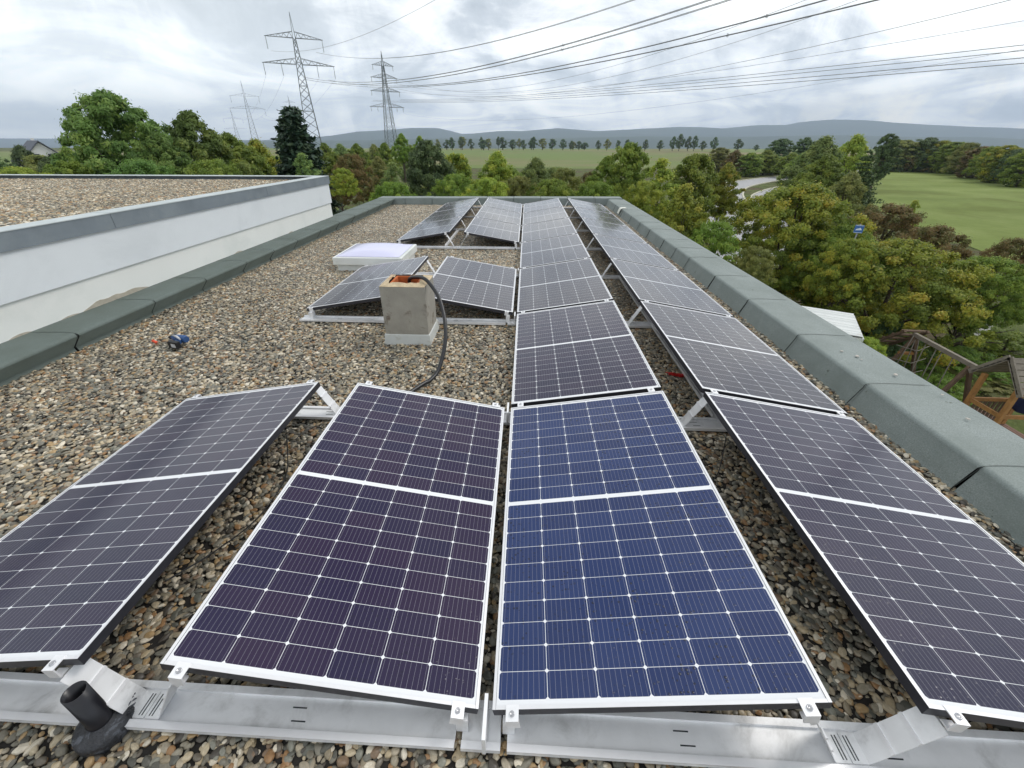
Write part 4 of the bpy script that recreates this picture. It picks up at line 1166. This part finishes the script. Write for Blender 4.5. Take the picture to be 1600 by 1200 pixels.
PROTO = {
 'robinia': make_tree('robinia', 'spread', .98, 300, 190, .056, .0068, 2.3, .16, 3, .25, .45),
 'robinia2': make_tree('robinia2', 'egg', .90, 270, 190, .056, .0068, 2.3, .14, 8, .25, .45),
 'maple': make_tree('maple', 'spread', 1.15, 460, 210, .056, .0068, 1.2, .12, 11, .1, .2),
 'maple2': make_tree('maple2', 'round', 1.25, 460, 210, .056, .0068, 1.2, .10, 17, .1, .25),
 'broad': make_tree('broad', 'egg', .80, 240, 170, .062, .0088, 1.3, .12, 21, .1, .3),
 'broad2': make_tree('broad2', 'column', .62, 220, 170, .060, .0088, 1.3, .10, 25, .1, .35),
 'young': make_tree('young', 'egg', .75, 150, 90, .055, .0095, 1.4, .10, 29, .1, .9),
 'dense': make_tree('dense', 'column', .72, 340, 150, .050, .0080, 1.3, .03, 31, .1, .0),
 'shrub': make_tree('shrub', 'shrub', 1.5, 230, 150, .080, .0105, 1.3, .02, 37, .1, .3),
 'shrub2': make_tree('shrub2', 'shrub', 1.9, 240, 150, .090, .0115, 1.3, .02, 41, .1, .5),
 'far': make_tree('far', 'egg', .85, 60, 40, .085, .028, 1.1, .22, 43, 0, .3),
 'far2': make_tree('far2', 'column', .55, 50, 40, .085, .028, 1.1, .18, 47, 0, .3),
 'conifer': make_conifer('conifer', 5, .50, 30, 3),
 'cedar': make_conifer('cedar', 9, 1.0, 16, 2),
}
NT_ = [0]
ZF = {'conifer': 0.78, 'cedar': 1.1, 'broad2': 1.25, 'dense': 1.3, 'shrub': 1.3, 'shrub2': 1.3, 'maple': 1.05, 'maple2': 1.05, 'far2': 2.4, 'far': 1.5}
def plant(kind, px, top, Y, wpx, leaf, label, group=None, name='tree', base=None, cat=None):
    "one plant: crown top at pixel px,top at distance Y; crown about wpx photo pixels wide"
    cr, tr, wd = PROTO[kind]
    tp = at(px, top, Y=Y)
    depth = (tp-CAM).dot(_f)
    gzv = GROUND if base is None else base
    h = (tp.z-gzv)
    wm = wpx*depth/FPX
    NT_[0] += 1
    rz = (NT_[0]*2.399) % (2*PI)
    o = empty(name, (tp.x, tp.y, gzv), rz, label, cat or name.replace('_', ' '), group)
    sxy = wm/wd/1.06
    zc = min(h, sxy*ZF.get(kind, 1.15))
    c = add_obj('crown', cr, o, (0, 0, h-zc)); t = add_obj('trunk', tr, o)
    c.scale = (sxy, sxy, zc*.965); t.scale = (sxy, sxy, h*.97)
    c.material_slots[0].link = 'OBJECT'; c.material_slots[0].material = M[leaf]
    return o
TG = 'trees around the building'
# left, behind the raised roof
plant('robinia', 158, 141, 21, 190, 'leaf_robinia', 'big bright feathery tree behind the left raised roof, tallest of that group', TG)
plant('robinia2', 290, 170, 23, 150, 'leaf_robinia', 'feathery tree between the big left tree and the dark conifer', TG)
plant('robinia2', 240, 205, 20, 110, 'leaf_robinia', 'lower leafy tree filling the space between the two feathery trees', TG)
plant('robinia2', 352, 205, 27, 120, 'leaf_green', 'low rounded green tree left of the dark conifer', TG)
plant('broad', 398, 217, 30, 100, 'leaf_maple', 'small brownish green tree touching the dark conifer on its left', TG)
plant('conifer', 449, 150, 22, 175, 'leaf_conifer', 'dark pointed conifer with several tips under the tallest pylon', TG, 'conifer')
plant('young', 470, 238, 19.5, 60, 'leaf_pale', 'pale green sapling at the foot of the dark conifer', TG)
plant('shrub2', 20, 262, 15, 150, 'leaf_yellow', 'yellow-green shrub at the far left behind the raised roof edge', TG, 'shrub')
plant('shrub', 100, 250, 18, 110, 'leaf_green', 'green shrub under the big feathery tree', TG, 'shrub')
plant('dense', 78, 243, 40, 60, 'leaf_dark', 'dark round tree in front of the distant white house', TG)
plant('broad', 28, 226, 70, 55, 'leaf_dark', 'hazy round tree left of the distant white house', TG)
plant('broad', 100, 228, 66, 60, 'leaf_green', 'hazy tree right of the distant white house', TG)
plant('broad2', 55, 241, 55, 55, 'leaf_olive', 'olive tree low in front of the distant white house', TG)
plant('shrub2', -30, 240, 40, 90, 'leaf_dark', 'dark bush cut by the left edge of the photo', TG, 'shrub')
plant('shrub2', 330, 250, 17, 150, 'leaf_green', 'dark green shrub right behind the raised roof, below the conifer group', TG, 'shrub')
plant('shrub2', 210, 250, 16, 150, 'leaf_robinia', 'green shrub right behind the raised roof under the feathery trees', TG, 'shrub')
# orchard belt between the raised roof and the dark tree
plant('shrub', 545, 240, 21, 88, 'leaf_rust', 'reddish brown shrub at the corner of the raised roof', TG, 'shrub')
plant('shrub', 533, 262, 15, 50, 'leaf_yellow', 'small yellow-green shrub at the foot of the reddish one', TG, 'shrub')
ol = ['leaf_green', 'leaf_pale', 'leaf_green', 'leaf_olive', 'leaf_green', 'leaf_pale', 'leaf_green', 'leaf_olive']
for i, (px, tp_, Y, wp_) in enumerate(((505, 222, 70, 48), (530, 224, 85, 46), (556, 223, 75, 50), (583, 225, 95, 44), (600, 222, 66, 46), (640, 226, 80, 46), (520, 238, 48, 60), (590, 244, 42, 62))):
    plant('broad' if i % 2 else 'robinia2', px, tp_, Y, wp_, ol[i], ['first', 'second', 'third', 'fourth', 'fifth', 'sixth', 'near left', 'near right'][i]+' tree of the green belt between raised roof and dark tree', 'trees of the green belt left of centre')
plant('broad', 626, 208, 62, 34, 'leaf_green', 'round tree in front of the foot of the four-armed pylon', TG)
plant('far', 655, 212, 75, 26, 'leaf_green', 'smaller round tree just right of the four-armed pylon', TG)
plant('young', 612, 252, 33, 60, 'leaf_pale', 'light green open tree left of the dark dense tree', TG)
plant('dense', 666, 217, 24, 84, 'leaf_dark', 'dark dense tree standing behind the far parapet, left of centre', TG)
plant('broad2', 712, 238, 27, 62, 'leaf_maple', 'slim olive green tree right of the dark dense tree', TG)
plant('broad', 776, 236, 25, 80, 'leaf_yellow', 'yellow-green tree with pointed top behind the middle of the far parapet', TG)
plant('broad', 838, 245, 26, 68, 'leaf_pale', 'grey-green tree right of the yellow-green pointed one', TG)
plant('shrub', 884, 262, 24, 80, 'leaf_olive', 'olive shrub behind the ends of the two right panel rows', TG, 'shrub')
plant('shrub', 925, 268, 27, 60, 'leaf_rust', 'brownish shrub between olive shrub and big green tree', TG, 'shrub')
plant('dense', 988, 221, 23, 76, 'leaf_green', 'full green tree behind the right end of the far parapet', TG)
plant('broad', 950, 243, 25, 58, 'leaf_green', 'lower green tree leaning on the full green one, on its left', TG)
plant('young', 1036, 246, 21, 90, 'leaf_yellow', 'sparse young tree with yellow leaves beside the full green tree', TG)
plant('broad2', 1092, 238, 27, 78, 'leaf_green', 'tall green tree left of the road bend', TG)
plant('broad', 1140, 254, 29, 66, 'leaf_maple', 'tree with golden top overhanging the road bend', TG)
plant('young', 1075, 285, 17, 110, 'leaf_yellow', 'yellow-spotted open tree just outside the right parapet', TG)
plant('shrub', 1010, 282, 19, 90, 'leaf_yellow', 'light shrub at the far right corner of the roof', TG, 'shrub')
plant('shrub', 1120, 345, 15.5, 110, 'leaf_green', 'dark green shrub between the roof edge and the lower road', TG, 'shrub')
plant('shrub', 1185, 385, 13.5, 80, 'leaf_olive', 'olive shrub on the verge beside the near end of the road', TG, 'shrub')
for i, (px, tp_, Y, lf) in enumerate(((610, 285, 18, 'leaf_green'), (715, 272, 20, 'leaf_green'), (760, 278, 18.5, 'leaf_yellow'), (812, 276, 20, 'leaf_olive'), (862, 280, 19, 'leaf_green'), (930, 284, 18.5, 'leaf_green'), (690, 262, 30, 'leaf_olive'), (790, 262, 36, 'leaf_green'), (868, 262, 38, 'leaf_pale'))):
    plant('shrub2', px, tp_, Y, 110, lf, ['first', 'second', 'third', 'fourth', 'fifth', 'sixth'][i]+' bush from the left in the hedge just beyond the far parapet' if i < 6 else ['left', 'middle', 'right'][i-6]+' low bush at the near border of the brown field', 'bushes beyond the far parapet', 'shrub')
# right side
plant('maple', 1262, 284, 20, 225, 'leaf_maple', 'large yellowing maple beside the road, right of centre', TG)
plant('maple2', 1430, 372, 15.5, 270, 'leaf_maple', 'large yellow-green maple above the playground', TG)
plant('maple', 1330, 350, 18.5, 170, 'leaf_green', 'green leafy tree between the two large maples', TG)
plant('maple2', 1560, 400, 15.5, 160, 'leaf_green', 'green tree at the right edge above the playhouse', TG)
plant('shrub', 1400, 318, 30, 150, 'leaf_rust', 'reddish brown bush at the foot of the green meadow, left one', TG, 'shrub')
plant('shrub', 1470, 352, 24, 130, 'leaf_rust', 'reddish brown bush right of the other one, reaching into the meadow', TG, 'shrub')
plant('young', 1432, 312, 36, 36, 'leaf_yellow', 'small yellow-green sapling at the edge of the meadow', TG)
plant('shrub', 1600, 372, 17, 110, 'leaf_rust', 'brown bush at the right edge of the photo below the meadow', TG, 'shrub')
plant('cedar', 1362, 228, 42, 92, 'leaf_dark', 'dark broad conifer left of the green meadow', TG, 'conifer')
plant('broad', 1292, 212, 55, 90, 'leaf_pale', 'willow-like green tree with bare twigs on top, left of the dark broad conifer', TG)
plant('broad', 1342, 209, 66, 70, 'leaf_yellow', 'bright yellow-green round tree behind the dark broad conifer', TG)
plant('robinia2', 1298, 240, 46, 100, 'leaf_green', 'mid green tree in front of the willow-like one', TG)
plant('broad', 1334, 268, 38, 80, 'leaf_olive', 'olive tree below the dark broad conifer', TG)
plant('dense', 1394, 208, 85, 40, 'leaf_dark', 'dark tree rising behind the left end of the meadow hedge', TG)
hl = ['leaf_olive', 'leaf_green', 'leaf_dark', 'leaf_maple', 'leaf_green', 'leaf_olive', 'leaf_rust', 'leaf_green', 'leaf_maple', 'leaf_dark', 'leaf_green']
hx = [(1415, 218, 150), (1438, 222, 150), (1456, 214, 148), (1478, 219, 145), (1500, 221, 140), (1520, 222, 132), (1540, 228, 122), (1556, 228, 116), (1578, 226, 108), (1598, 232, 102), (1622, 230, 97)]
for i, (px, tp_, Y) in enumerate(hx):
    plant('shrub' if i % 2 else 'dense', px, tp_, Y, 52, hl[i], ['first', 'second', 'third', 'fourth', 'fifth', 'sixth', 'seventh', 'eighth', 'ninth', 'tenth', 'last'][i]+' tree from the left in the hedge behind the green meadow', 'hedge behind the green meadow')
for i in range(14):
    px = 1400+i*16; Y = 152-0.35*max(0, i-2)*9*.5
    plant('shrub2', px, 240+.8*max(0, i-5), Y-3, 40, ['leaf_dark', 'leaf_rust', 'leaf_olive'][i % 3], 'low bush in the dark hedge foot along the far side of the green meadow', 'hedge foot bushes behind the meadow', 'shrub')
rl = ['leaf_olive', 'leaf_rust', 'leaf_green', 'leaf_green', 'leaf_dark', 'leaf_green', 'leaf_dark', 'leaf_green', 'leaf_green']
for i, (px, tp_, Y, wp_) in enumerate(((1128, 230, 135, 40), (1152, 234, 128, 40), (1176, 238, 125, 42), (1202, 234, 130, 48), (1224, 216, 170, 42), (1240, 238, 120, 46), (1262, 214, 160, 34), (1262, 236, 105, 50), (1215, 244, 136, 60))):
    plant('broad' if i % 2 else 'dense', px, tp_, Y, wp_, rl[i], ['first', 'second', 'third', 'fourth', 'tall dark', 'sixth', 'tall pointed', 'eighth', 'ninth'][i]+' tree of the group behind the road with the car', 'trees behind the road')
# distant row on the field's crest
random.seed(21)
rx = [684, 698, 706, 719, 722, 735, 752, 756, 763, 779, 785, 800, 812, 817, 831, 835, 848, 864, 881, 893, 897, 905, 914, 935, 949, 966, 982]
for i, px in enumerate(rx):
    plant('far2' if i % 3 else 'far', px+random.uniform(-1, 1), 214.5+random.uniform(-1.5, 5)+(3 if px > 870 else 0), 520+random.uniform(-12, 12), 10.5+random.uniform(-3.5, 5), 'leaf_dark' if i % 4 else 'leaf_olive', 'small tree in the long row on the crest of the brown field', 'row of small trees on the field crest')
for px, tp_, wp_, lb in ((1033, 219, 13, 'small dark bush left of the taller cluster on the skyline'), (1054, 213, 14, 'left tree of the skyline cluster right of the tree row'), (1065, 209, 15, 'tallest tree of the skyline cluster right of the tree row'), (1078, 213, 13, 'third tree of the skyline cluster right of the tree row'),
                       (1088, 212, 13, 'fourth tree of the skyline cluster right of the tree row'), (1100, 220, 14, 'low bush closing the skyline cluster on the right'), (1119, 214, 14, 'single small tree on the skyline above the golden tree'), (1156, 217, 16, 'round single tree on the skyline left of the tall dark tree'), (1010, 218, 12, 'lone bush on the skyline above the full green tree'), (1183, 226, 11, 'lowest bush on the skyline, left of the tall dark tree')):
    plant('far', px, tp_, 480, wp_, 'leaf_dark', lb, 'single trees on the skyline')

# ------------------------------------------------------------------ playground, shed, sign, house, car
def boards(b, p0, p1, p2, p3, n, th, gap=.012):
    "board surface: p0->p1 is the run across boards, p0->p3 board length"
    p0, p1, p2, p3 = [Vector(p) for p in (p0, p1, p2, p3)]
    nr = (p1-p0).cross(p3-p0).normalized()*th
    for k in range(n):
        f0, f1 = k/n, (k+1)/n-gap
        a, c = p0.lerp(p1, f0), p0.lerp(p1, f1); d, e = p3.lerp(p2, f0), p3.lerp(p2, f1)
        b.hexa([a, c, e, d, a+nr, c+nr, e+nr, d+nr])
zE_ = -4.06
F_ = Vector((12.78, 10.16, 0)); e1 = Vector((0, -1, 0)); wg = 1.28; e2 = Vector((1, 0, 0))
ph = empty('playhouse', (F_.x, F_.y, 0), 0, 'wooden play tower with boarded gable roof at the right edge of the photo', 'playhouse')
PL = lambda a, c, z: Vector((e1.x*a+e2.x*c, e1.y*a+e2.y*c, z))
rs_ = .75; zr = zE_+rs_
Lr = 1.5; fl_z = zE_-1.55
b = MB()
boards(b, PL(wg/2, 0, zr), PL(wg, 0, zE_), PL(wg, Lr, zE_), PL(wg/2, Lr, zr), 6, -.025, .02)
boards(b, PL(wg/2, 0, zr), PL(0, 0, zE_), PL(0, Lr, zE_), PL(wg/2, Lr, zr), 6, .025, .02)
b.build('roof', M['wood_grey'], ph)
b = MB()
for c in (.02, Lr-.02):
    b.bar(PL(wg/2, c, zr+.02), PL(wg+.05, c, zE_-.03), .04, .13); b.bar(PL(wg/2, c, zr+.02), PL(-.05, c, zE_-.03), .04, .13)
b.build('bargeboard', M['wood_grey'], ph)
for a in (.28, wg-.12):
    for c in (.10, Lr-.10):
        b = MB(); b.bar(PL(a, c, zE_+.08), PL(a, c, GROUND), .10); b.build('post', M['wood_orange'], ph)
b = MB()
for c in (.10, Lr-.10): b.bar(PL(.28, c, fl_z+.8), PL(wg-.12, c, fl_z+.8), .05, .11)
for a in (.28, wg-.12): b.bar(PL(a, .10, fl_z+.8), PL(a, Lr-.10, fl_z+.8), .05, .11)
b.build('guard_rail', M['wood_orange'], ph)
b = MB()
for k in range(7):
    c = .35+k*(Lr-.7)/6; b.bar(PL(.26, c, fl_z), PL(.26, c, fl_z+.75), .085, .02)
b.build('balustrade', M['wood_brown'], ph)
b = MB(); boards(b, PL(-.5, .05, fl_z), PL(-.5, Lr, fl_z), PL(wg+.4, Lr, fl_z), PL(wg+.4, .05, fl_z), 14, .03, .01)
b.build('platform', mat('deck_red', (0.19, 0.105, 0.075), 0.8, var=.2), ph)
b = MB()
q0 = PL(wg*.55, .45, fl_z)
b.tube([q0+Vector((0, 0, .03)), q0+Vector((0, 0, .12)), q0+Vector((0, 0, .25)), q0+Vector((0, 0, .30))], [.11, .14, .12, .05], 14)
o = b.build('toy_bucket', M['toy_blue'], fix=False); o.location = (F_.x, F_.y, 0); tag(o, 'blue plastic bucket on the floor of the play tower', 'bucket')
b = MB(); b.smooth = True
for j in range(8):
    for i in range(10):
        p = PL(wg*.25+i*.075, Lr-.22-.03*math.sin(i*1.3+j*.5), fl_z+1.0-j*.06-.03*math.sin(i*.8)); b.v.append(tuple(p))
for j in range(7):
    for i in range(9): b.face([j*10+i, j*10+i+1, (j+1)*10+i+1, (j+1)*10+i])
o = b.build('cloth', M['dark_blue_cloth'], fix=False); o.location = (F_.x, F_.y, 0)
sm_ = o.modifiers.new('thick', 'SOLIDIFY'); sm_.thickness = .01
tag(o, 'dark blue cloth hanging inside the play tower', 'cloth')

zb_ = -3.95
sA = at(1432, 524, z=zb_); sB = at(1518, 570, z=zb_)
sg = empty('swing_frame', (sA.x, sA.y, 0), 0, 'brown wooden swing and climbing frame with a long top beam beside the play tower', 'swing frame')
dv = Vector((sB.x-sA.x, sB.y-sA.y, 0)); ln = dv.length; ex = dv.normalized(); ey = Vector((-ex.y, ex.x, 0))
def sp(a, c, z): v = ex*a+ey*c; return (v.x, v.y, z)
b = MB(); b.bar(sp(-.1, 0, zb_), sp(ln+.2, 0, zb_), .10, .12); b.build('top_beam', M['wood_grey'], sg)
for a in (0.0, ln):
    for s in (-1, 1):
        b = MB(); b.bar(sp(a, 0, zb_-.04), sp(a, s*.95, GROUND), .09); b.build('leg', M['wood_brown'], sg)
b = MB(); b.bar(sp(0, -.55, -5.4), sp(0, .55, -5.4), .09); b.bar(sp(0, -.28, -4.6), sp(0, .28, -4.6), .08); b.build('crossbar', M['wood_orange'], sg)
b = MB()   # sloping climbing ladder to the left
pL = [(-.05, .35, zb_+.12), (-1.35, .35, zb_-.95)]; 
for c in (-.35, .35): b.bar(sp(-.05, c, zb_+.12), sp(-1.5, c, zb_-1.15), .07, .09); b.bar(sp(-1.5, c, zb_-1.15), sp(-2.2, c, GROUND), .07)
for k in range(5):
    f = (k+.3)/5; b.bar(sp(-.05-1.45*f, -.38, zb_+.12-1.27*f+.05), sp(-.05-1.45*f, .38, zb_+.12-1.27*f+.05), .11, .05)
b.build('climbing_ladder', M['wood_brown'], sg)
for k, a in enumerate((ln*.32, ln*.62)):
    b = MB()
    for o_ in (-.2, .2): b.tube([sp(a+o_, 0, zb_-.05), sp(a+o_*1.05, .05, GROUND+.55)], .014, 5)
    rp = b.build('rope', M['rope'], sg)
    b = MB(); b.bar(sp(a-.24, .05, GROUND+.55), sp(a+.24, .05, GROUND+.55), .17, .03); b.build('swing_seat', M['tool_black'], rp)
b = MB()
for k in range(5):
    z = -4.3-.45*k; b.tube([sp(.05, -.5-.1*k, z), sp(.3, 0, z-.08), sp(.05, .5+.1*k, z)], .014, 5)
for c in (-.3, 0, .3): b.tube([sp(.02, c*.3, zb_), sp(.15, c, -5.2), sp(.05, c*1.8, GROUND)], .014, 5)
b.build('climbing_net', M['rope'], sg)
plant('shrub', 1362, 528, 11.0, 70, 'leaf_yellow', 'bright lime green bush between the white shed roof and the climbing frame', TG, 'shrub')
plant('shrub', 1470, 590, 12.5, 120, 'leaf_green', 'low green bush behind the swing beam', TG, 'shrub')
plant('shrub', 1560, 590, 13.8, 150, 'leaf_olive', 'low bush behind the play tower', TG, 'shrub')
plant('shrub2', 1500, 545, 15.0, 170, 'leaf_green', 'dark undergrowth bush under the large maple above the swing', TG, 'shrub')
plant('shrub2', 1585, 520, 16.0, 170, 'leaf_green', 'green bush at the right edge between playhouse roof and trees', TG, 'shrub')
plant('shrub2', 1390, 500, 14.5, 130, 'leaf_dark', 'dark bush under the maple right behind the climbing frame', TG, 'shrub')

zs_ = -3.5
q = [at(px, py, z=zs_) for px, py in ((1272, 490), (1333, 492.5), (1348, 529), (1330, 545))]
c0, c1, c2 = q[0], q[1], q[2]
ux = (c2-c1); uy = (c0-c1)
uyn = (uy-ux.normalized()*uy.dot(ux.normalized())).normalized(); uxn = ux.normalized()
shd = empty('shed', (c1.x, c1.y, 0), 0, 'small shed with white corrugated roof just beyond the right parapet', 'shed')
Ls_, Ws_ = 2.3, ux.length
b = MB(); n = 44
for j in (0, 1):
    for i in range(n+1):
        f = i/n; p = uxn*(Ws_*f)+uyn*(Ls_*j); b.v.append((p.x, p.y, zs_+.045*math.cos(f*2*PI*8)))
for i in range(n): b.face([i, i+1, n+2+i, n+1+i])
r_ = b.build('roof', M['corrugated_white'], shd, fix=False); s_ = r_.modifiers.new('t', 'SOLIDIFY'); s_.thickness = .012
b = MB(); P = lambda u, v, z: (uxn.x*u+uyn.x*v, uxn.y*u+uyn.y*v, z)
b.hexa([P(.1, .1, GROUND), P(Ws_-.1, .1, GROUND), P(Ws_-.1, Ls_-.1, GROUND), P(.1, Ls_-.1, GROUND), P(.1, .1, zs_-.04), P(Ws_-.1, .1, zs_-.04), P(Ws_-.1, Ls_-.1, zs_-.04), P(.1, Ls_-.1, zs_-.04)])
b.build('wall', M['red_wall'], shd)
b = MB(); b.bar(P(-.02, -.02, zs_-.05), P(Ws_+.02, -.02, zs_-.05), .03, .10); b.bar(P(Ws_+.02, -.02, zs_-.05), P(Ws_+.02, Ls_, zs_-.05), .03, .10); b.build('fascia', M['white_flash'], shd)

plant('shrub', 1336, 372, 15.2, 110, 'leaf_maple', 'yellowing bush in front of the post of the blue sign', TG, 'shrub')
spn = at(1342, 358, Y=16.5)
sgn = empty('parking_sign', (spn.x, spn.y, 0), R(-30), 'small blue and white square sign among the maple leaves', 'sign')
b = MB(); b.box(-.14, .14, -.008, .008, spn.z-.145, spn.z+.145); pn = b.build('panel', M['sign_blue'], sgn, bevel=.003)
b = MB()
b.bar((-.13, -.0095, spn.z+.13), (.13, -.0095, spn.z+.13), .003, .012); b.bar((-.13, -.0095, spn.z-.13), (.13, -.0095, spn.z-.13), .003, .012)
b.hexa([(-.10, -.010, spn.z-.05), (.10, -.010, spn.z-.03), (.10, -.009, spn.z-.03), (-.10, -.009, spn.z-.05), (-.08, -.010, spn.z+.0), (.04, -.010, spn.z+.055), (.04, -.009, spn.z+.055), (-.08, -.009, spn.z+.0)])
b.build('symbol', M['sign_white'], pn)
b = MB(); b.tube([(0, .035, GROUND), (0, .035, spn.z+.18)], .024, 8); b.build('post', M['pole_grey'], sgn)

hs = at(58, 236, Y=118)
ho = empty('gabled_house', (hs.x, hs.y, 0), R(-33), 'distant white house with dark gabled roof at the far left', 'house')
zr_ = at(60, 221, Y=118).z; zE = zr_-4.2
b = MB(); b.box(-6, 6, -4.2, 4.2, GROUND, zE); b.prism([(-4.2, zE), (4.2, zE), (0, zr_-.2)], 'x', -5.9, 5.9); b.build('wall', M['house_white'], ho)
b = MB()
for s in (-1, 1):
    b.hexa([(-6.5, s*5.0, zE-.75), (6.5, s*5.0, zE-.75), (6.5, 0, zr_-.02), (-6.5, 0, zr_-.02), (-6.5, s*5.0, zE-.5), (6.5, s*5.0, zE-.5), (6.5, 0, zr_+.25), (-6.5, 0, zr_+.25)])
rf = b.build('roof', M['house_roof'], ho)
b = MB(); b.box(-2.6, -2.0, .2, .8, zr_-1, zr_+.8); b.build('chimney', M['house_white'], rf)
for y in (-1.3, 1.3):
    b = MB(); b.box(6.0, 6.05, y-.5, y+.5, zE-.2, zE+1.3); b.build('window', M['glass_dark'], ho)
for y in (-2.4, 2.4):
    b = MB(); b.box(6.0, 6.05, y-.6, y+.6, zE-3, zE-1.4); b.build('window', M['glass_dark'], ho)
b = MB(); b.box(-1.2, .6, -4.5, -3.4, zE+.15, zE+1.1); b.build('dormer', M['house_white'], rf)

cp_ = CA[36]; cd_ = (CA[37]-CA[35]).normalized()
car = empty('car', (cp_.x+cd_.y*1.4, cp_.y-cd_.x*1.4, GROUND+.08), math.atan2(cd_.y, cd_.x), 'silver grey car driving on the far road between the trees', 'car')
b = MB(); b.prism([(-2.15, .32), (2.15, .32), (2.2, .62), (2.05, .82), (1.1, .95), (.45, 1.40), (-1.15, 1.45), (-1.9, 1.0), (-2.2, .9)], 'y', -.86, .86); b.build('body', M['car_paint'], car, bevel=.06)
b = MB()
for y in (-.865, .862): b.prism([(.95, .97), (.42, 1.33), (-1.1, 1.37), (-1.7, 1.0)], 'y', y, y+.004)
b.hexa([(1.02, -.7, .99), (1.02, .7, .99), (1.05, .7, .99), (1.05, -.7, .99), (.47, -.62, 1.38), (.47, .62, 1.38), (.52, .62, 1.38), (.52, -.62, 1.38)])
b.build('window', M['glass_dark'], car)
for x in (-1.35, 1.35):
    for y in (-.82, .82):
        b = MB(); b.tube([(x, y-.1, .32), (x, y+.1, .32)], .32, 14); b.build('wheel', M['tyre'], car)

# ------------------------------------------------------------------ haze
hzb = MB(); hzb.box(-8900, 8900, -2800, 8600, -90, 520)
hm = bpy.data.materials.new('haze'); hm.use_nodes = True; t = NT(hm.node_tree)
pv = t.n('ShaderNodeVolumePrincipled', inp={'Color': (0.66, 0.80, 1.0, 1), 'Density': 0.00015, 'Anisotropy': 0.1})
t.put(t.n('ShaderNodeOutputMaterial'), 'Volume', pv.outputs[0])
ho_ = hzb.build('haze', hm); tag(ho_, kind='stuff')
sc.cycles.max_bounces = 6
sc.cycles.volume_bounces = 0
sc.cycles.transparent_max_bounces = 8
